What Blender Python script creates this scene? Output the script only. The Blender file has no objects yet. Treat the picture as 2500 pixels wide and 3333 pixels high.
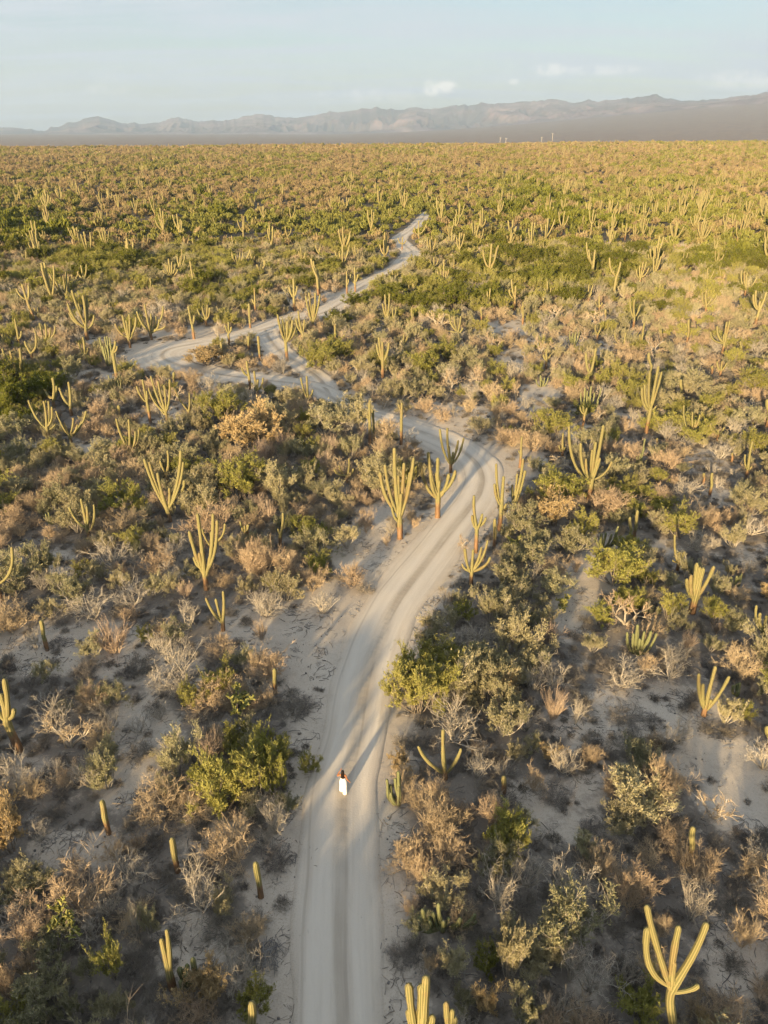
import bpy, math, random
import numpy as np
from mathutils import Vector

SC = bpy.context.scene
COL = SC.collection
R = math.radians
rnd = random.Random(7)
rng = np.random.default_rng(11)

# ------------------------------------------------------------------ camera, sky, sun, exposure
CAM_H, PITCH, FPX = 27.0, R(28.2), 2314.0
cam_d = bpy.data.cameras.new('camera'); cam = bpy.data.objects.new('camera', cam_d); COL.objects.link(cam)
cam.location = (0, 0, CAM_H); cam.rotation_euler = (R(90) - PITCH, 0, 0)
cam_d.sensor_fit = 'VERTICAL'; cam_d.sensor_height = 36.0; cam_d.lens = 36.0 * FPX / 3333.0
cam_d.clip_start = 0.5; cam_d.clip_end = 60000.0
SC.camera = cam

SUN_EL, SUN_AZ = R(10.7), R(24.0)        # light travels towards +Y, turned 24 degrees to +X
EXPOSURE = 1.6
to_sun = Vector((-math.sin(SUN_AZ) * math.cos(SUN_EL), -math.cos(SUN_AZ) * math.cos(SUN_EL), math.sin(SUN_EL)))
sun_d = bpy.data.lights.new('sun', 'SUN'); sun = bpy.data.objects.new('sun', sun_d); COL.objects.link(sun)
sun.rotation_euler = to_sun.to_track_quat('Z', 'Y').to_euler()
sun_d.energy = 5.0; sun_d.angle = R(2.2); sun_d.color = (1.0, 0.74, 0.40)

SC.view_settings.view_transform = 'Standard'
SC.view_settings.look = 'None'
SC.view_settings.gamma = 1.0
SC.view_settings.exposure = EXPOSURE
SC.render.engine = 'CYCLES'
SC.cycles.max_bounces = 4
SC.cycles.diffuse_bounces = 2
SC.cycles.glossy_bounces = 1
SC.cycles.transmission_bounces = 1
SC.cycles.transparent_max_bounces = 4
SC.cycles.volume_bounces = 0
SC.cycles.caustics_reflective = False
SC.cycles.caustics_refractive = False
SC.cycles.use_adaptive_sampling = True
SC.cycles.adaptive_threshold = 0.022
SC.cycles.adaptive_min_samples = 24
SC.cycles.use_light_tree = False
SC.cycles.use_denoising = True


class NT:
    """short node-tree writer"""
    def __init__(self, tree):
        self.t = tree; self.n = tree.nodes; self.l = tree.links
    def add(self, typ, **kw):
        n = self.n.new(typ)
        for k, v in kw.items():
            if k.startswith('i_'):
                key = k[2:]
                n.inputs[int(key) if key.isdigit() else key.replace('_', ' ')].default_value = v
            else:
                setattr(n, k, v)
        return n
    def link(self, a, b):
        self.l.new(a, b)
    def val(self, x, sock):
        if hasattr(x, 'links') or hasattr(x, 'is_linked'):
            self.l.new(x, sock)
        else:
            sock.default_value = x
    def math(self, op, a, b=0.0, c=None, clamp=False):
        n = self.n.new('ShaderNodeMath'); n.operation = op; n.use_clamp = clamp
        self.val(a, n.inputs[0]); self.val(b, n.inputs[1])
        if c is not None: self.val(c, n.inputs[2])
        return n.outputs[0]
    def mix(self, f, a, b, typ='MIX'):
        n = self.n.new('ShaderNodeMix'); n.data_type = 'RGBA'; n.blend_type = typ
        self.val(f, n.inputs[0])
        for s, v in ((n.inputs[6], a), (n.inputs[7], b)):
            if hasattr(v, 'is_linked'): self.l.new(v, s)
            else: s.default_value = (*v, 1) if len(v) == 3 else v
        return n.outputs[2]
    def ramp(self, x, lo, hi, a=0.0, b=1.0):
        n = self.n.new('ShaderNodeMapRange'); n.interpolation_type = 'SMOOTHSTEP'
        self.val(x, n.inputs[0])
        for i, v in enumerate((lo, hi, a, b)): n.inputs[1 + i].default_value = v
        return n.outputs[0]
    def noise(self, vec, scale, detail=2.0, rough=0.5, dist=0.0):
        n = self.n.new('ShaderNodeTexNoise')
        if vec is not None: self.l.new(vec, n.inputs['Vector'])
        n.inputs['Scale'].default_value = scale; n.inputs['Detail'].default_value = detail
        n.inputs['Roughness'].default_value = rough; n.inputs['Distortion'].default_value = dist
        return n.outputs['Fac']
    def mapping(self, vec, scale, rot=(0, 0, 0)):
        n = self.n.new('ShaderNodeMapping'); self.l.new(vec, n.inputs[0])
        n.inputs['Scale'].default_value = scale; n.inputs['Rotation'].default_value = rot
        return n.outputs[0]


def px_dir(px, py):
    """unit world direction of a photograph pixel (2500 x 3333)"""
    v = np.array([(px - 1250.0), (1666.5 - py), -FPX], float)
    c, s = math.cos(R(90) - PITCH), math.sin(R(90) - PITCH)
    w = np.array([v[0], c * v[1] - s * v[2], s * v[1] + c * v[2]])
    return w / np.linalg.norm(w)


def px_of(x, y, z=0.0):
    """photograph pixel of a world point (arrays allowed); also the depth"""
    dz = np.asarray(z, float) - CAM_H
    cp, sp = math.cos(PITCH), math.sin(PITCH)
    depth = y * cp - dz * sp
    up = y * sp + dz * cp
    depth_s = np.where(np.abs(depth) < 0.1, 0.1, depth)
    return 1250 + FPX * x / depth_s, 1666.5 - FPX * up / depth_s, depth


# world: pale evening sky, thin veil of cloud, a few small cumulus low over the mountains
world = bpy.data.worlds.new('World'); SC.world = world; world.use_nodes = True
def build_world():
    t = NT(world.node_tree); t.n.clear()
    sky = t.add('ShaderNodeTexSky', sky_type='NISHITA')
    sky.sun_disc = False; sky.sun_elevation = SUN_EL; sky.sun_rotation = math.pi + SUN_AZ
    sky.altitude = 200; sky.air_density = 1.0; sky.dust_density = 1.2; sky.ozone_density = 1.6
    tc = t.add('ShaderNodeTexCoord')
    d = tc.outputs['Generated']
    sep = t.add('ShaderNodeSeparateXYZ'); t.link(d, sep.inputs[0])
    zz = t.math('ADD', t.math('MAXIMUM', sep.outputs[2], 0.0), 0.12)
    flat = t.add('ShaderNodeCombineXYZ')
    t.link(t.math('DIVIDE', sep.outputs[0], zz), flat.inputs[0])
    t.link(t.math('DIVIDE', sep.outputs[1], zz), flat.inputs[1])
    m1 = t.mapping(flat.outputs[0], (0.30, 1.25, 1.0), (0, 0, 0.22))
    n1 = t.noise(m1, 1.5, 6.0, 0.6, 0.6)
    n2 = t.noise(flat.outputs[0], 0.5, 3.0, 0.5, 0.2)
    veil = t.math('ADD', t.math('MULTIPLY', t.ramp(n1, 0.38, 0.64), 0.50), t.math('MULTIPLY', t.ramp(n2, 0.36, 0.62), 0.26))
    veil = t.math('ADD', veil, 0.38)
    col = t.mix(veil, sky.outputs[0], (4.45, 4.92, 5.35))
    # small cumulus puffs
    puffs = None
    for (px, py, rx, ry, a) in ((1405, 287, 26, 20, .95), (1452, 283, 34, 15, .8), (1190, 312, 60, 20, .35), (1060, 318, 26, 16, .35), (1300, 318, 80, 16, .25), (1672, 266, 14, 8, .5),
                                (1795, 226, 50, 15, .5), (1960, 228, 110, 12, .35), (2420, 260, 120, 22, .4), (350, 292, 55, 14, .25)):
        c = px_dir(px, py)
        right = np.array([c[1], -c[0], 0.0]); right /= np.linalg.norm(right)
        upv = np.cross(right, c)
        def dot(v):
            n = t.add('ShaderNodeVectorMath', operation='DOT_PRODUCT'); t.link(d, n.inputs[0]); n.inputs[1].default_value = tuple(v); return n.outputs['Value']
        u = t.math('DIVIDE', dot(right), rx / FPX * 0.9); v = t.math('DIVIDE', dot(upv), ry / FPX * 0.9)
        rr = t.math('ADD', t.math('MULTIPLY', u, u), t.math('MULTIPLY', v, v))
        front = t.math('GREATER_THAN', dot(c), 0.5)
        g = t.math('MULTIPLY', t.math('MULTIPLY', t.ramp(rr, 1.9, 0.1), a), front)
        puffs = g if puffs is None else t.math('MAXIMUM', puffs, g)
    pn = t.noise(d, 70.0, 4.0, 0.6)
    puff = t.math('MULTIPLY', puffs, t.ramp(pn, 0.33, 0.62))
    col = t.mix(puff, col, (8.2, 7.9, 7.3))
    bg = t.add('ShaderNodeBackground'); t.link(col, bg.inputs[0]); bg.inputs[1].default_value = 0.0505
    out = t.add('ShaderNodeOutputWorld'); t.link(bg.outputs[0], out.inputs[0])
build_world()


# ------------------------------------------------------------------ helpers
def tag(o, label=None, cat=None, group=None, kind=None):
    if label: o['label'] = label
    if cat: o['category'] = cat
    if group: o['group'] = group
    if kind: o['kind'] = kind
    return o


def mesh_from(name, verts, faces, mat=None, attrs=None, smooth=False):
    """verts (n,3); faces: list of int arrays (m,k); attrs: {name: per-vertex floats}"""
    me = bpy.data.meshes.new(name)
    verts = np.asarray(verts, np.float32)
    me.vertices.add(len(verts)); me.vertices.foreach_set('co', verts.ravel())
    loops, totals = [], []
    for f in faces:
        f = np.asarray(f, np.int32)
        if len(f) == 0: continue
        loops.append(f.ravel()); totals.append(np.full(len(f), f.shape[1], np.int32))
    loops = np.concatenate(loops); totals = np.concatenate(totals)
    starts = np.concatenate([[0], np.cumsum(totals)[:-1]]).astype(np.int32)
    me.loops.add(len(loops)); me.loops.foreach_set('vertex_index', loops)
    me.polygons.add(len(totals)); me.polygons.foreach_set('loop_start', starts); me.polygons.foreach_set('loop_total', totals)
    me.polygons.foreach_set('use_smooth', np.full(len(totals), bool(smooth)))
    for k, v in (attrs or {}).items():
        a = me.attributes.new(k, 'FLOAT', 'POINT'); a.data.foreach_set('value', np.asarray(v, np.float32).ravel())
    me.update(calc_edges=True)
    if mat is not None: me.materials.append(mat)
    return me


def obj(name, me, parent=None, loc=None):
    o = bpy.data.objects.new(name, me); COL.objects.link(o)
    if parent is not None: o.parent = parent
    if loc is not None: o.location = loc
    return o


def nrm(v):
    return v / np.maximum(np.linalg.norm(v, axis=-1, keepdims=True), 1e-9)


def sstep(a, b, x):
    t = np.clip((np.asarray(x, float) - a) / (b - a), 0, 1)
    return t * t * (3 - 2 * t)


# value noise in numpy
_perm = np.random.default_rng(3).random((256, 256))
def vnoise(x, y):
    xi = np.floor(x).astype(int); yi = np.floor(y).astype(int)
    fx = x - xi; fy = y - yi
    fx = fx * fx * (3 - 2 * fx); fy = fy * fy * (3 - 2 * fy)
    a = _perm[xi & 255, yi & 255]; b = _perm[(xi + 1) & 255, yi & 255]
    c = _perm[xi & 255, (yi + 1) & 255]; d = _perm[(xi + 1) & 255, (yi + 1) & 255]
    return (a * (1 - fx) + b * fx) * (1 - fy) + (c * (1 - fx) + d * fx) * fy
def fbm(x, y, o=4):
    s = 0; a = 1; n = 0
    for i in range(o):
        s = s + a * vnoise(x * 2 ** i + 17.3 * i, y * 2 ** i + 5.1 * i); n += a; a *= 0.5
    return s / n
def ridged(x, y, o=5):
    s = 0; a = 1; n = 0
    for i in range(o):
        s = s + a * (1 - np.abs(2 * vnoise(x * 2 ** i + 31.7 * i, y * 2 ** i + 9.2 * i) - 1)); n += a; a *= 0.52
    return s / n


# ------------------------------------------------------------------ roads (centre lines measured on flat ground)
def flat_pt(px, py):
    d = px_dir(px, py); k = -CAM_H / d[2]
    return np.array([d[0] * k, d[1] * k])

def catmull(P, step):
    P = np.asarray(P, float); out = []
    Q = np.vstack([2 * P[0] - P[1], P, 2 * P[-1] - P[-2]])
    for i in range(1, len(Q) - 2):
        n = max(2, int(np.linalg.norm(Q[i + 1][:2] - Q[i][:2]) / step))
        for k in range(n):
            t = k / n
            out.append(0.5 * (2 * Q[i] + (Q[i + 1] - Q[i - 1]) * t + (2 * Q[i - 1] - 5 * Q[i] + 4 * Q[i + 1] - Q[i + 2]) * t * t + (3 * Q[i] - Q[i - 1] - 3 * Q[i + 1] + Q[i + 2]) * t ** 3))
    out.append(P[-1]); return np.array(out)

# (x, y, width in metres)
ROAD_A = [(1112, 3600, 2.9), (1103, 3333, 2.9), (1098, 3000, 3.0), (1106, 2700, 3.0), (1112, 2560, 3.0), (1152, 2400, 3.0), (1190, 2200, 3.1), (1262, 2000, 3.3),
          (1405, 1800, 3.6), (1487, 1700, 3.6), (1550, 1610, 3.5), (1562, 1545, 3.7), (1528, 1490, 4.8), (1450, 1440, 5.0), (1370, 1408, 4.6), (1260, 1372, 4.4), (1160, 1338, 4.2),
          (1085, 1298, 4.4), (1010, 1262, 4.0), (920, 1245, 4.0), (800, 1232, 4.2), (690, 1217, 4.8), (600, 1197, 6.5), (530, 1165, 9.5), (545, 1138, 7.0), (640, 1117, 4.8), (760, 1097, 4.4),
          (870, 1068, 5.4), (960, 1040, 6.2), (1060, 1015, 5.8), (1130, 972, 4.8), (1190, 925, 4.4), (1260, 893, 4.6), (1315, 858, 5.2), (1340, 824, 5.2), (1318, 800, 4.6), (1302, 775, 4.2), (1345, 742, 4.0), (1378, 706, 3.6), (1390, 690, 2.2)]
ROAD_B = [(1070, 1290, 3.4), (1040, 1240, 3.4), (985, 1195, 3.2), (915, 1150, 3.8), (872, 1100, 3.6), (860, 1072, 3.6)]
ROAD_C = [(1330, 832, 4.2), (1380, 826, 5.2), (1420, 822, 3.0)]
def road_world(L):
    return np.array([[*flat_pt(px, py), w] for px, py, w in L])
RW = [catmull(road_world(L), 0.5) for L in (ROAD_A, ROAD_B, ROAD_C)]
RALL = np.vstack(RW)
_cell = {}
for _i, _p in enumerate(RALL):
    _cell.setdefault((int(_p[0] // 6), int(_p[1] // 6)), []).append(_i)
def road_gap(x, y):
    """metres from the road's edge (negative inside); 99 when far"""
    ids = []
    cx, cy = int(x // 6), int(y // 6)
    for a in (-1, 0, 1):
        for b in (-1, 0, 1): ids += _cell.get((cx + a, cy + b), ())
    if not ids: return 99.0
    q = RALL[ids]
    return float(np.min(np.hypot(q[:, 0] - x, q[:, 1] - y) - q[:, 2] / 2))
def road_gap_v(x, y):
    out = np.full(x.shape, 99.0)
    near = (y < 330) & (y > -25) & (np.abs(x) < 70)
    idx = np.argwhere(near)
    for i in idx:
        i = tuple(i); out[i] = road_gap(x[i], y[i])
    return out

# open sandy patches of the photograph: ellipses (cx, cy, rx, ry, strength)
SAND = [(1010, 2110, 220, 160, 1.), (1110, 1960, 150, 80, 1.), (1240, 1870, 110, 90, .9), (1310, 1760, 90, 70, .8), (860, 2030, 150, 60, .9), (1010, 2290, 90, 130, .8), (1190, 1800, 110, 110, 1.), (1240, 1690, 90, 60, .8), (1330, 1900, 90, 60, .7),
        (120, 2120, 170, 90, .85), (330, 2080, 190, 60, .8), (420, 2170, 140, 60, .8), (560, 2190, 130, 70, .6), (470, 2390, 120, 130, .8), (420, 2560, 110, 80, .8), (250, 2770, 150, 70, .9), (60, 2480, 90, 90, .5),
        (700, 2720, 130, 70, .55), (860, 2900, 70, 120, .8), (620, 3080, 140, 100, .6), (880, 3120, 60, 160, .7), (1300, 3000, 60, 180, .7), (1260, 2650, 45, 250, .6),
        (1910, 1890, 90, 100, .95), (1870, 1990, 90, 60, .8), (1860, 2050, 60, 40, .8), (1980, 1760, 60, 40, .6), (2140, 2310, 230, 90, .8), (2000, 2380, 160, 60, .7), (1830, 2350, 90, 50, .6), (1900, 2430, 60, 60, .6),
        (2330, 2470, 200, 70, .95), (2440, 2600, 160, 120, .95), (1950, 2570, 130, 60, .6), (1760, 2600, 130, 70, .7), (1850, 2690, 160, 60, .5), (2400, 3080, 110, 180, .8), (1880, 3000, 90, 60, .5), (1900, 3240, 60, 70, .6),
        (1760, 1285, 80, 45, .9), (1700, 1170, 90, 40, .8), (1800, 1120, 120, 30, .7), (1640, 1070, 90, 30, .8), (1980, 1140, 60, 30, .7), (2030, 1370, 70, 30, .6), (1720, 1330, 80, 30, .6), (1850, 1400, 90, 40, .6), (1690, 1500, 110, 60, .8),
        (1620, 1480, 90, 60, .9), (1480, 1360, 130, 50, .8), (1300, 1330, 180, 35, .6), (1560, 1270, 80, 30, .5), (540, 1160, 170, 55, 1.), (640, 1100, 190, 35, .7), (330, 1120, 60, 25, .7), (300, 1230, 80, 30, .7), (980, 970, 120, 30, .8), (760, 1240, 130, 35, .7), (850, 1180, 80, 40, .3),
        (300, 1470, 70, 40, .8), (530, 1360, 90, 40, .7), (330, 1450, 90, 30, .6), (80, 1460, 60, 30, .6), (690, 1310, 70, 40, .6), (200, 1830, 60, 50, .6), (2340, 1620, 60, 40, .6), (2290, 1500, 80, 40, .5), (2440, 1800, 60, 40, .6), (2150, 1780, 70, 30, .6), (2050, 1480, 60, 30, .5),
        (1310, 800, 60, 40, .8), (1290, 830, 90, 30, .6)]
SAND_A = np.array(SAND)
def sand_at(px, py):
    px = np.asarray(px, float); py = np.asarray(py, float); best = np.zeros(np.broadcast(px, py).shape)
    for cx, cy, rx, ry, s in SAND_A:
        q = ((px - cx) / rx) ** 2 + ((py - cy) / ry) ** 2
        best = np.maximum(best, s * sstep(1.35, 0.55, q))
    return best


# ------------------------------------------------------------------ terrain
def far_rise(x, y):
    return 380.0 * sstep(-0.10, 0.60, x / np.maximum(y, 1.0)) + 22.0
def terrain(x, y):
    """large shape of the land"""
    x = np.asarray(x, float); y = np.asarray(y, float)
    r = np.hypot(x, y)
    crest = 8.6 + 4.0 * np.clip(x / 500.0, -0.6, 1.3) + 2.0 * (fbm(x / 160.0 + 3, y / 160.0, 2) - 0.5)
    front = np.where(y > 0, 1.0, 0.0)
    z = crest * sstep(280, 1040, r) * front
    z = z * (1 - sstep(1060, 2300, r)) - 22.0 * sstep(1100, 2500, r)
    far = np.clip((r - 2600.0) / 6500.0, 0, 0.75)
    z = z + far_rise(x, y) * far ** 1.25 * front
    z = z + 0.5 * (fbm(x / 45.0, y / 45.0, 3) - 0.5) * sstep(120, 330, r)
    return z

# one ground sheet: fine near the camera, coarse to the horizon
def axis_pts(lo, hi, fine, n):
    k = np.linspace(0, 1, n); return lo + (hi - lo) * k
def ground_axis(neg, pos, fine_neg, fine_pos, step, ratio):
    a = list(np.arange(fine_neg, fine_pos, step)); s = step; v = a[-1]
    while v < pos: s *= ratio; v += s; a.append(v)
    s = step; v = a[0]; b = []
    while v > neg: s *= ratio; v -= s; b.append(v)
    return np.array(b[::-1] + a)
gx = ground_axis(-14500, 14500, -46, 46, 0.42, 1.055)
gy = ground_axis(-2500, 14500, 8, 100, 0.42, 1.045)
GX, GY = np.meshgrid(gx, gy)
gap = road_gap_v(GX, GY)
micro = 0.16 * (fbm(GX / 7.0, GY / 7.0, 3) - 0.5) + 0.07 * (fbm(GX / 1.3 + 40, GY / 1.3, 2) - 0.5)
micro = micro * sstep(0.0, 1.6, gap) * (1 - sstep(150, 300, np.hypot(GX, GY)))
GZ = terrain(GX, GY) + micro - 0.09 * sstep(-0.25, -0.7, gap)
ppx, ppy, pdep = px_of(GX, GY, GZ)
sandy = np.where(pdep > 5, sand_at(ppx, ppy), 0.2)
sandy = np.maximum(sandy, 0.85 * sstep(2.6, 0.3, gap))
def ground_z(x, y):
    x = float(x); y = float(y)
    m = 0.16 * (fbm(np.array(x / 7.0), np.array(y / 7.0), 3) - 0.5) + 0.07 * (fbm(np.array(x / 1.3 + 40), np.array(y / 1.3), 2) - 0.5)
    m = m * sstep(0.0, 1.6, road_gap(x, y)) * (1 - sstep(150, 300, math.hypot(x, y)))
    return float(terrain(x, y) + m)

def sand_colour(t):
    """shared colours of sand and soil; returns colour socket, fine noise"""
    geo = t.add('ShaderNodeNewGeometry'); P = geo.outputs['Position']
    a = t.noise(P, 0.22, 4.0, 0.6); b = t.noise(P, 1.7, 5.0, 0.65); c = t.noise(P, 14.0, 3.0, 0.6)
    col = t.mix(t.ramp(a, 0.3, 0.7), (0.45, 0.385, 0.315), (0.53, 0.465, 0.39))
    col = t.mix(t.math('MULTIPLY', t.ramp(b, 0.5, 0.75), 0.5), col, (0.31, 0.262, 0.215))
    col = t.mix(t.math('MULTIPLY', t.ramp(c, 0.52, 0.72), 0.45), col, (0.27, 0.225, 0.18))
    e = t.noise(P, 46.0, 2.0, 0.6)
    col = t.mix(t.math('MULTIPLY', t.ramp(e, 0.62, 0.70), 0.5), col, (0.16, 0.13, 0.10))
    return P, col, a, b, c

def finish(t, col, rough=0.95, bump=None, strength=0.3, dist=0.05):
    b = t.add('ShaderNodeBsdfPrincipled'); t.link(col, b.inputs['Base Color']); b.inputs['Roughness'].default_value = rough
    b.inputs['Specular IOR Level'].default_value = 0.1
    if bump is not None:
        bn = t.add('ShaderNodeBump'); bn.inputs['Strength'].default_value = strength; bn.inputs['Distance'].default_value = dist
        t.link(bump, bn.inputs['Height']); t.link(bn.outputs[0], b.inputs['Normal'])
    o = t.add('ShaderNodeOutputMaterial'); t.link(b.outputs[0], o.inputs[0])

def mat(name):
    m = bpy.data.materials.new(name); m.use_nodes = True; m.node_tree.nodes.clear(); return m, NT(m.node_tree)

m_ground, t = mat('desert_soil')
P, col, na, nb, nc = sand_colour(t)
at = t.add('ShaderNodeAttribute', attribute_name='sandy')
soil = t.math('SUBTRACT', 1.0, at.outputs['Fac'])
n5 = t.noise(P, 0.9, 5.0, 0.7); n6 = t.noise(P, 5.0, 4.0, 0.7)
lit = t.ramp(t.math('ADD', t.math('ADD', t.math('MULTIPLY', soil, 0.31), t.math('MULTIPLY', n5, 0.85)), t.math('MULTIPLY', n6, 0.35)), 0.68, 0.90)
lit = t.math('MULTIPLY', lit, t.math('SUBTRACT', 1.0, t.math('MULTIPLY', at.outputs['Fac'], 0.72)))
litter = t.mix(n6, (0.10, 0.088, 0.078), (0.25, 0.218, 0.185))
col = t.mix(t.math('MULTIPLY', lit, 0.90), col, litter)
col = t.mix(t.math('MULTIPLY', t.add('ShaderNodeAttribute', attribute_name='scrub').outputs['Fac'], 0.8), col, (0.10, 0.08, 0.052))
at2 = t.add('ShaderNodeAttribute', attribute_name='farness')
nf = t.noise(P, 0.02, 5.0, 0.6); nf2 = t.noise(P, 0.12, 3.0, 0.6)
farcol = t.mix(t.ramp(nf, 0.35, 0.65), (0.185, 0.14, 0.118), (0.235, 0.18, 0.14))
farcol = t.mix(t.ramp(nf2, 0.45, 0.75), farcol, (0.125, 0.098, 0.08))
farcol = t.mix(t.math('MULTIPLY', t.ramp(t.noise(t.mapping(P, (0.0006, 0.003, 0.002)), 1.0, 4.0, 0.6), 0.58, 0.75), 0.35), farcol, (0.30, 0.235, 0.185))
col = t.mix(at2.outputs['Fac'], col, farcol)
finish(t, col, 0.97, t.math('ADD', nb, t.math('MULTIPLY', nc, 0.4)), 0.5, 0.06)

ny, nx = GX.shape
ids = np.arange(nx * ny).reshape(ny, nx)
quads = np.stack([ids[:-1, :-1].ravel(), ids[:-1, 1:].ravel(), ids[1:, 1:].ravel(), ids[1:, :-1].ravel()], 1)
rr = np.hypot(GX, GY)
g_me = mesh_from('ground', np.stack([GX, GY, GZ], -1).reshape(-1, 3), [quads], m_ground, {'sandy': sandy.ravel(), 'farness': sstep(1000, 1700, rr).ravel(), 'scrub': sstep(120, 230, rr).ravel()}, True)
tag(obj('ground', g_me), 'pale sandy desert floor with dark leaf litter between shrubs', kind='structure')

# roads: strips with worn wheel tracks, centre ridge and low side berms
m_road, t = mat('packed_sand_road')
P, col, na, nb, nc = sand_colour(t)
au = t.add('ShaderNodeAttribute', attribute_name='across').outputs['Fac']
av = t.add('ShaderNodeAttribute', attribute_name='along').outputs['Fac']
ae = t.add('ShaderNodeAttribute', attribute_name='edge').outputs['Fac']
cv = t.add('ShaderNodeCombineXYZ'); t.link(t.math('MULTIPLY', au, 1.0), cv.inputs[0]); t.link(t.math('MULTIPLY', av, 0.035), cv.inputs[1])
s1 = t.noise(cv.outputs[0], 2.3, 4.0, 0.6, 0.05)
cv2 = t.add('ShaderNodeCombineXYZ'); t.link(au, cv2.inputs[0]); t.link(t.math('MULTIPLY', av, 0.16), cv2.inputs[1])
s2 = t.noise(cv2.outputs[0], 7.0, 3.0, 0.6, 0.3)
packed = t.mix(t.ramp(s1, 0.36, 0.64), (0.50, 0.44, 0.37), (0.585, 0.525, 0.45))
packed = t.mix(t.math('MULTIPLY', t.ramp(s2, 0.52, 0.72), 0.16), packed, (0.30, 0.26, 0.215))
packed = t.mix(t.math('MULTIPLY', t.ramp(t.noise(P, 0.35, 3, 0.5), 0.45, 0.7), 0.25), packed, (0.47, 0.42, 0.36))
def band(c, w, soft):
    return t.ramp(t.math('ABSOLUTE', t.math('SUBTRACT', au, c)), w + soft, w)
wob = t.math('MULTIPLY', t.math('SUBTRACT', t.noise(t.mapping(P, (0.12, 0.12, 0.12)), 1.0, 2), 0.5), 0.5)
auw = t.math('ADD', au, wob)
leftb = t.ramp(t.math('ABSOLUTE', t.math('ADD', auw, 0.72)), 0.55, 0.15)
rightb = t.ramp(t.math('ABSOLUTE', t.math('SUBTRACT', auw, 0.85)), 0.40, 0.10)
packed = t.mix(t.math('MULTIPLY', t.math('MAXIMUM', leftb, rightb), 0.45), packed, (0.62, 0.565, 0.495))
ctr = t.ramp(t.math('ABSOLUTE', t.math('SUBTRACT', auw, 0.12)), 0.42, 0.05)
packed = t.mix(t.math('MULTIPLY', t.math('MULTIPLY', ctr, t.ramp(t.noise(P, 0.16, 3), 0.25, 0.6)), 0.62), packed, (0.28, 0.235, 0.185))
tyre = t.ramp(t.math('ABSOLUTE', t.math('SUBTRACT', auw, 0.32)), 0.10, 0.03)
packed = t.mix(t.math('MULTIPLY', tyre, t.math('MULTIPLY', t.ramp(t.noise(P, 0.25, 2), 0.4, 0.6), 0.30)), packed, (0.22, 0.185, 0.15))
tyre2 = t.ramp(t.math('ABSOLUTE', t.math('ADD', auw, 1.32)), 0.09, 0.02)
packed = t.mix(t.math('MULTIPLY', tyre2, 0.30), packed, (0.24, 0.20, 0.165))
col = t.mix(t.ramp(ae, 0.62, 0.98), packed, col)
wash = t.math('MULTIPLY', t.math('SINE', t.math('ADD', t.math('MULTIPLY', av, 13.0), t.math('MULTIPLY', nb, 9.0))), t.math('MULTIPLY', ctr, 0.12))
finish(t, col, 0.96, t.math('ADD', t.math('ADD', t.math('MULTIPLY', nc, 0.5), t.math('MULTIPLY', s2, 0.3)), wash), 0.5, 0.05)

def road_strip(C, lift, name, label):
    T = np.gradient(C[:, :2], axis=0); T = nrm(T); N = np.stack([T[:, 1], -T[:, 0]], 1)
    # smooth the normals in tight bends
    for _ in range(6): N[1:-1] = nrm(N[:-2] + N[1:-1] * 2 + N[2:])
    u = np.linspace(-1, 1, 27)
    s = np.concatenate([[0], np.cumsum(np.linalg.norm(np.diff(C[:, :2], axis=0), axis=1))])
    half = C[:, 2][:, None] / 2 * (1 + 0.34 * (fbm(s / 3.1, s * 0, 3)[:, None] - 0.5))
    U = u[None] * (half + 0.35)
    X = C[:, 0][:, None] + N[:, 0][:, None] * U; Y = C[:, 1][:, None] + N[:, 1][:, None] * U
    um = U
    prof = -0.018 * np.exp(-((um - 0.95) / 0.34) ** 2) - 0.018 * np.exp(-((um + 0.75) / 0.36) ** 2) + 0.014 * np.exp(-((um - 0.12) / 0.25) ** 2)
    prof += 0.045 * np.exp(-((np.abs(um) - half + 0.15) / 0.3) ** 2)
    prof += 0.02 * (vnoise(um * 3 + 9, np.broadcast_to(s[:, None] / 1.5, um.shape)) - 0.5)
    edge = np.abs(U) / (half + 0.35)
    Z = terrain(X, Y) + prof + lift - 0.13 * sstep(0.90, 1.0, edge)
    n, k = X.shape; ids = np.arange(n * k).reshape(n, k)
    q = np.stack([ids[:-1, :-1].ravel(), ids[:-1, 1:].ravel(), ids[1:, 1:].ravel(), ids[1:, :-1].ravel()], 1)
    S = np.broadcast_to(s[:, None], X.shape)
    me = mesh_from(name, np.stack([X, Y, Z], -1).reshape(-1, 3), [q], m_road, {'across': um.ravel(), 'along': S.ravel(), 'edge': edge.ravel()}, True)
    tag(obj(name, me), label, kind='structure')
road_strip(RW[0], 0.030, 'road', 'winding pale sandy track with worn wheel ruts')
road_strip(RW[1], 0.022, 'path', 'short sandy track linking two legs of the winding road')
road_strip(RW[2], 0.022, 'path', 'short sandy spur off the far end of the road')

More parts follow.
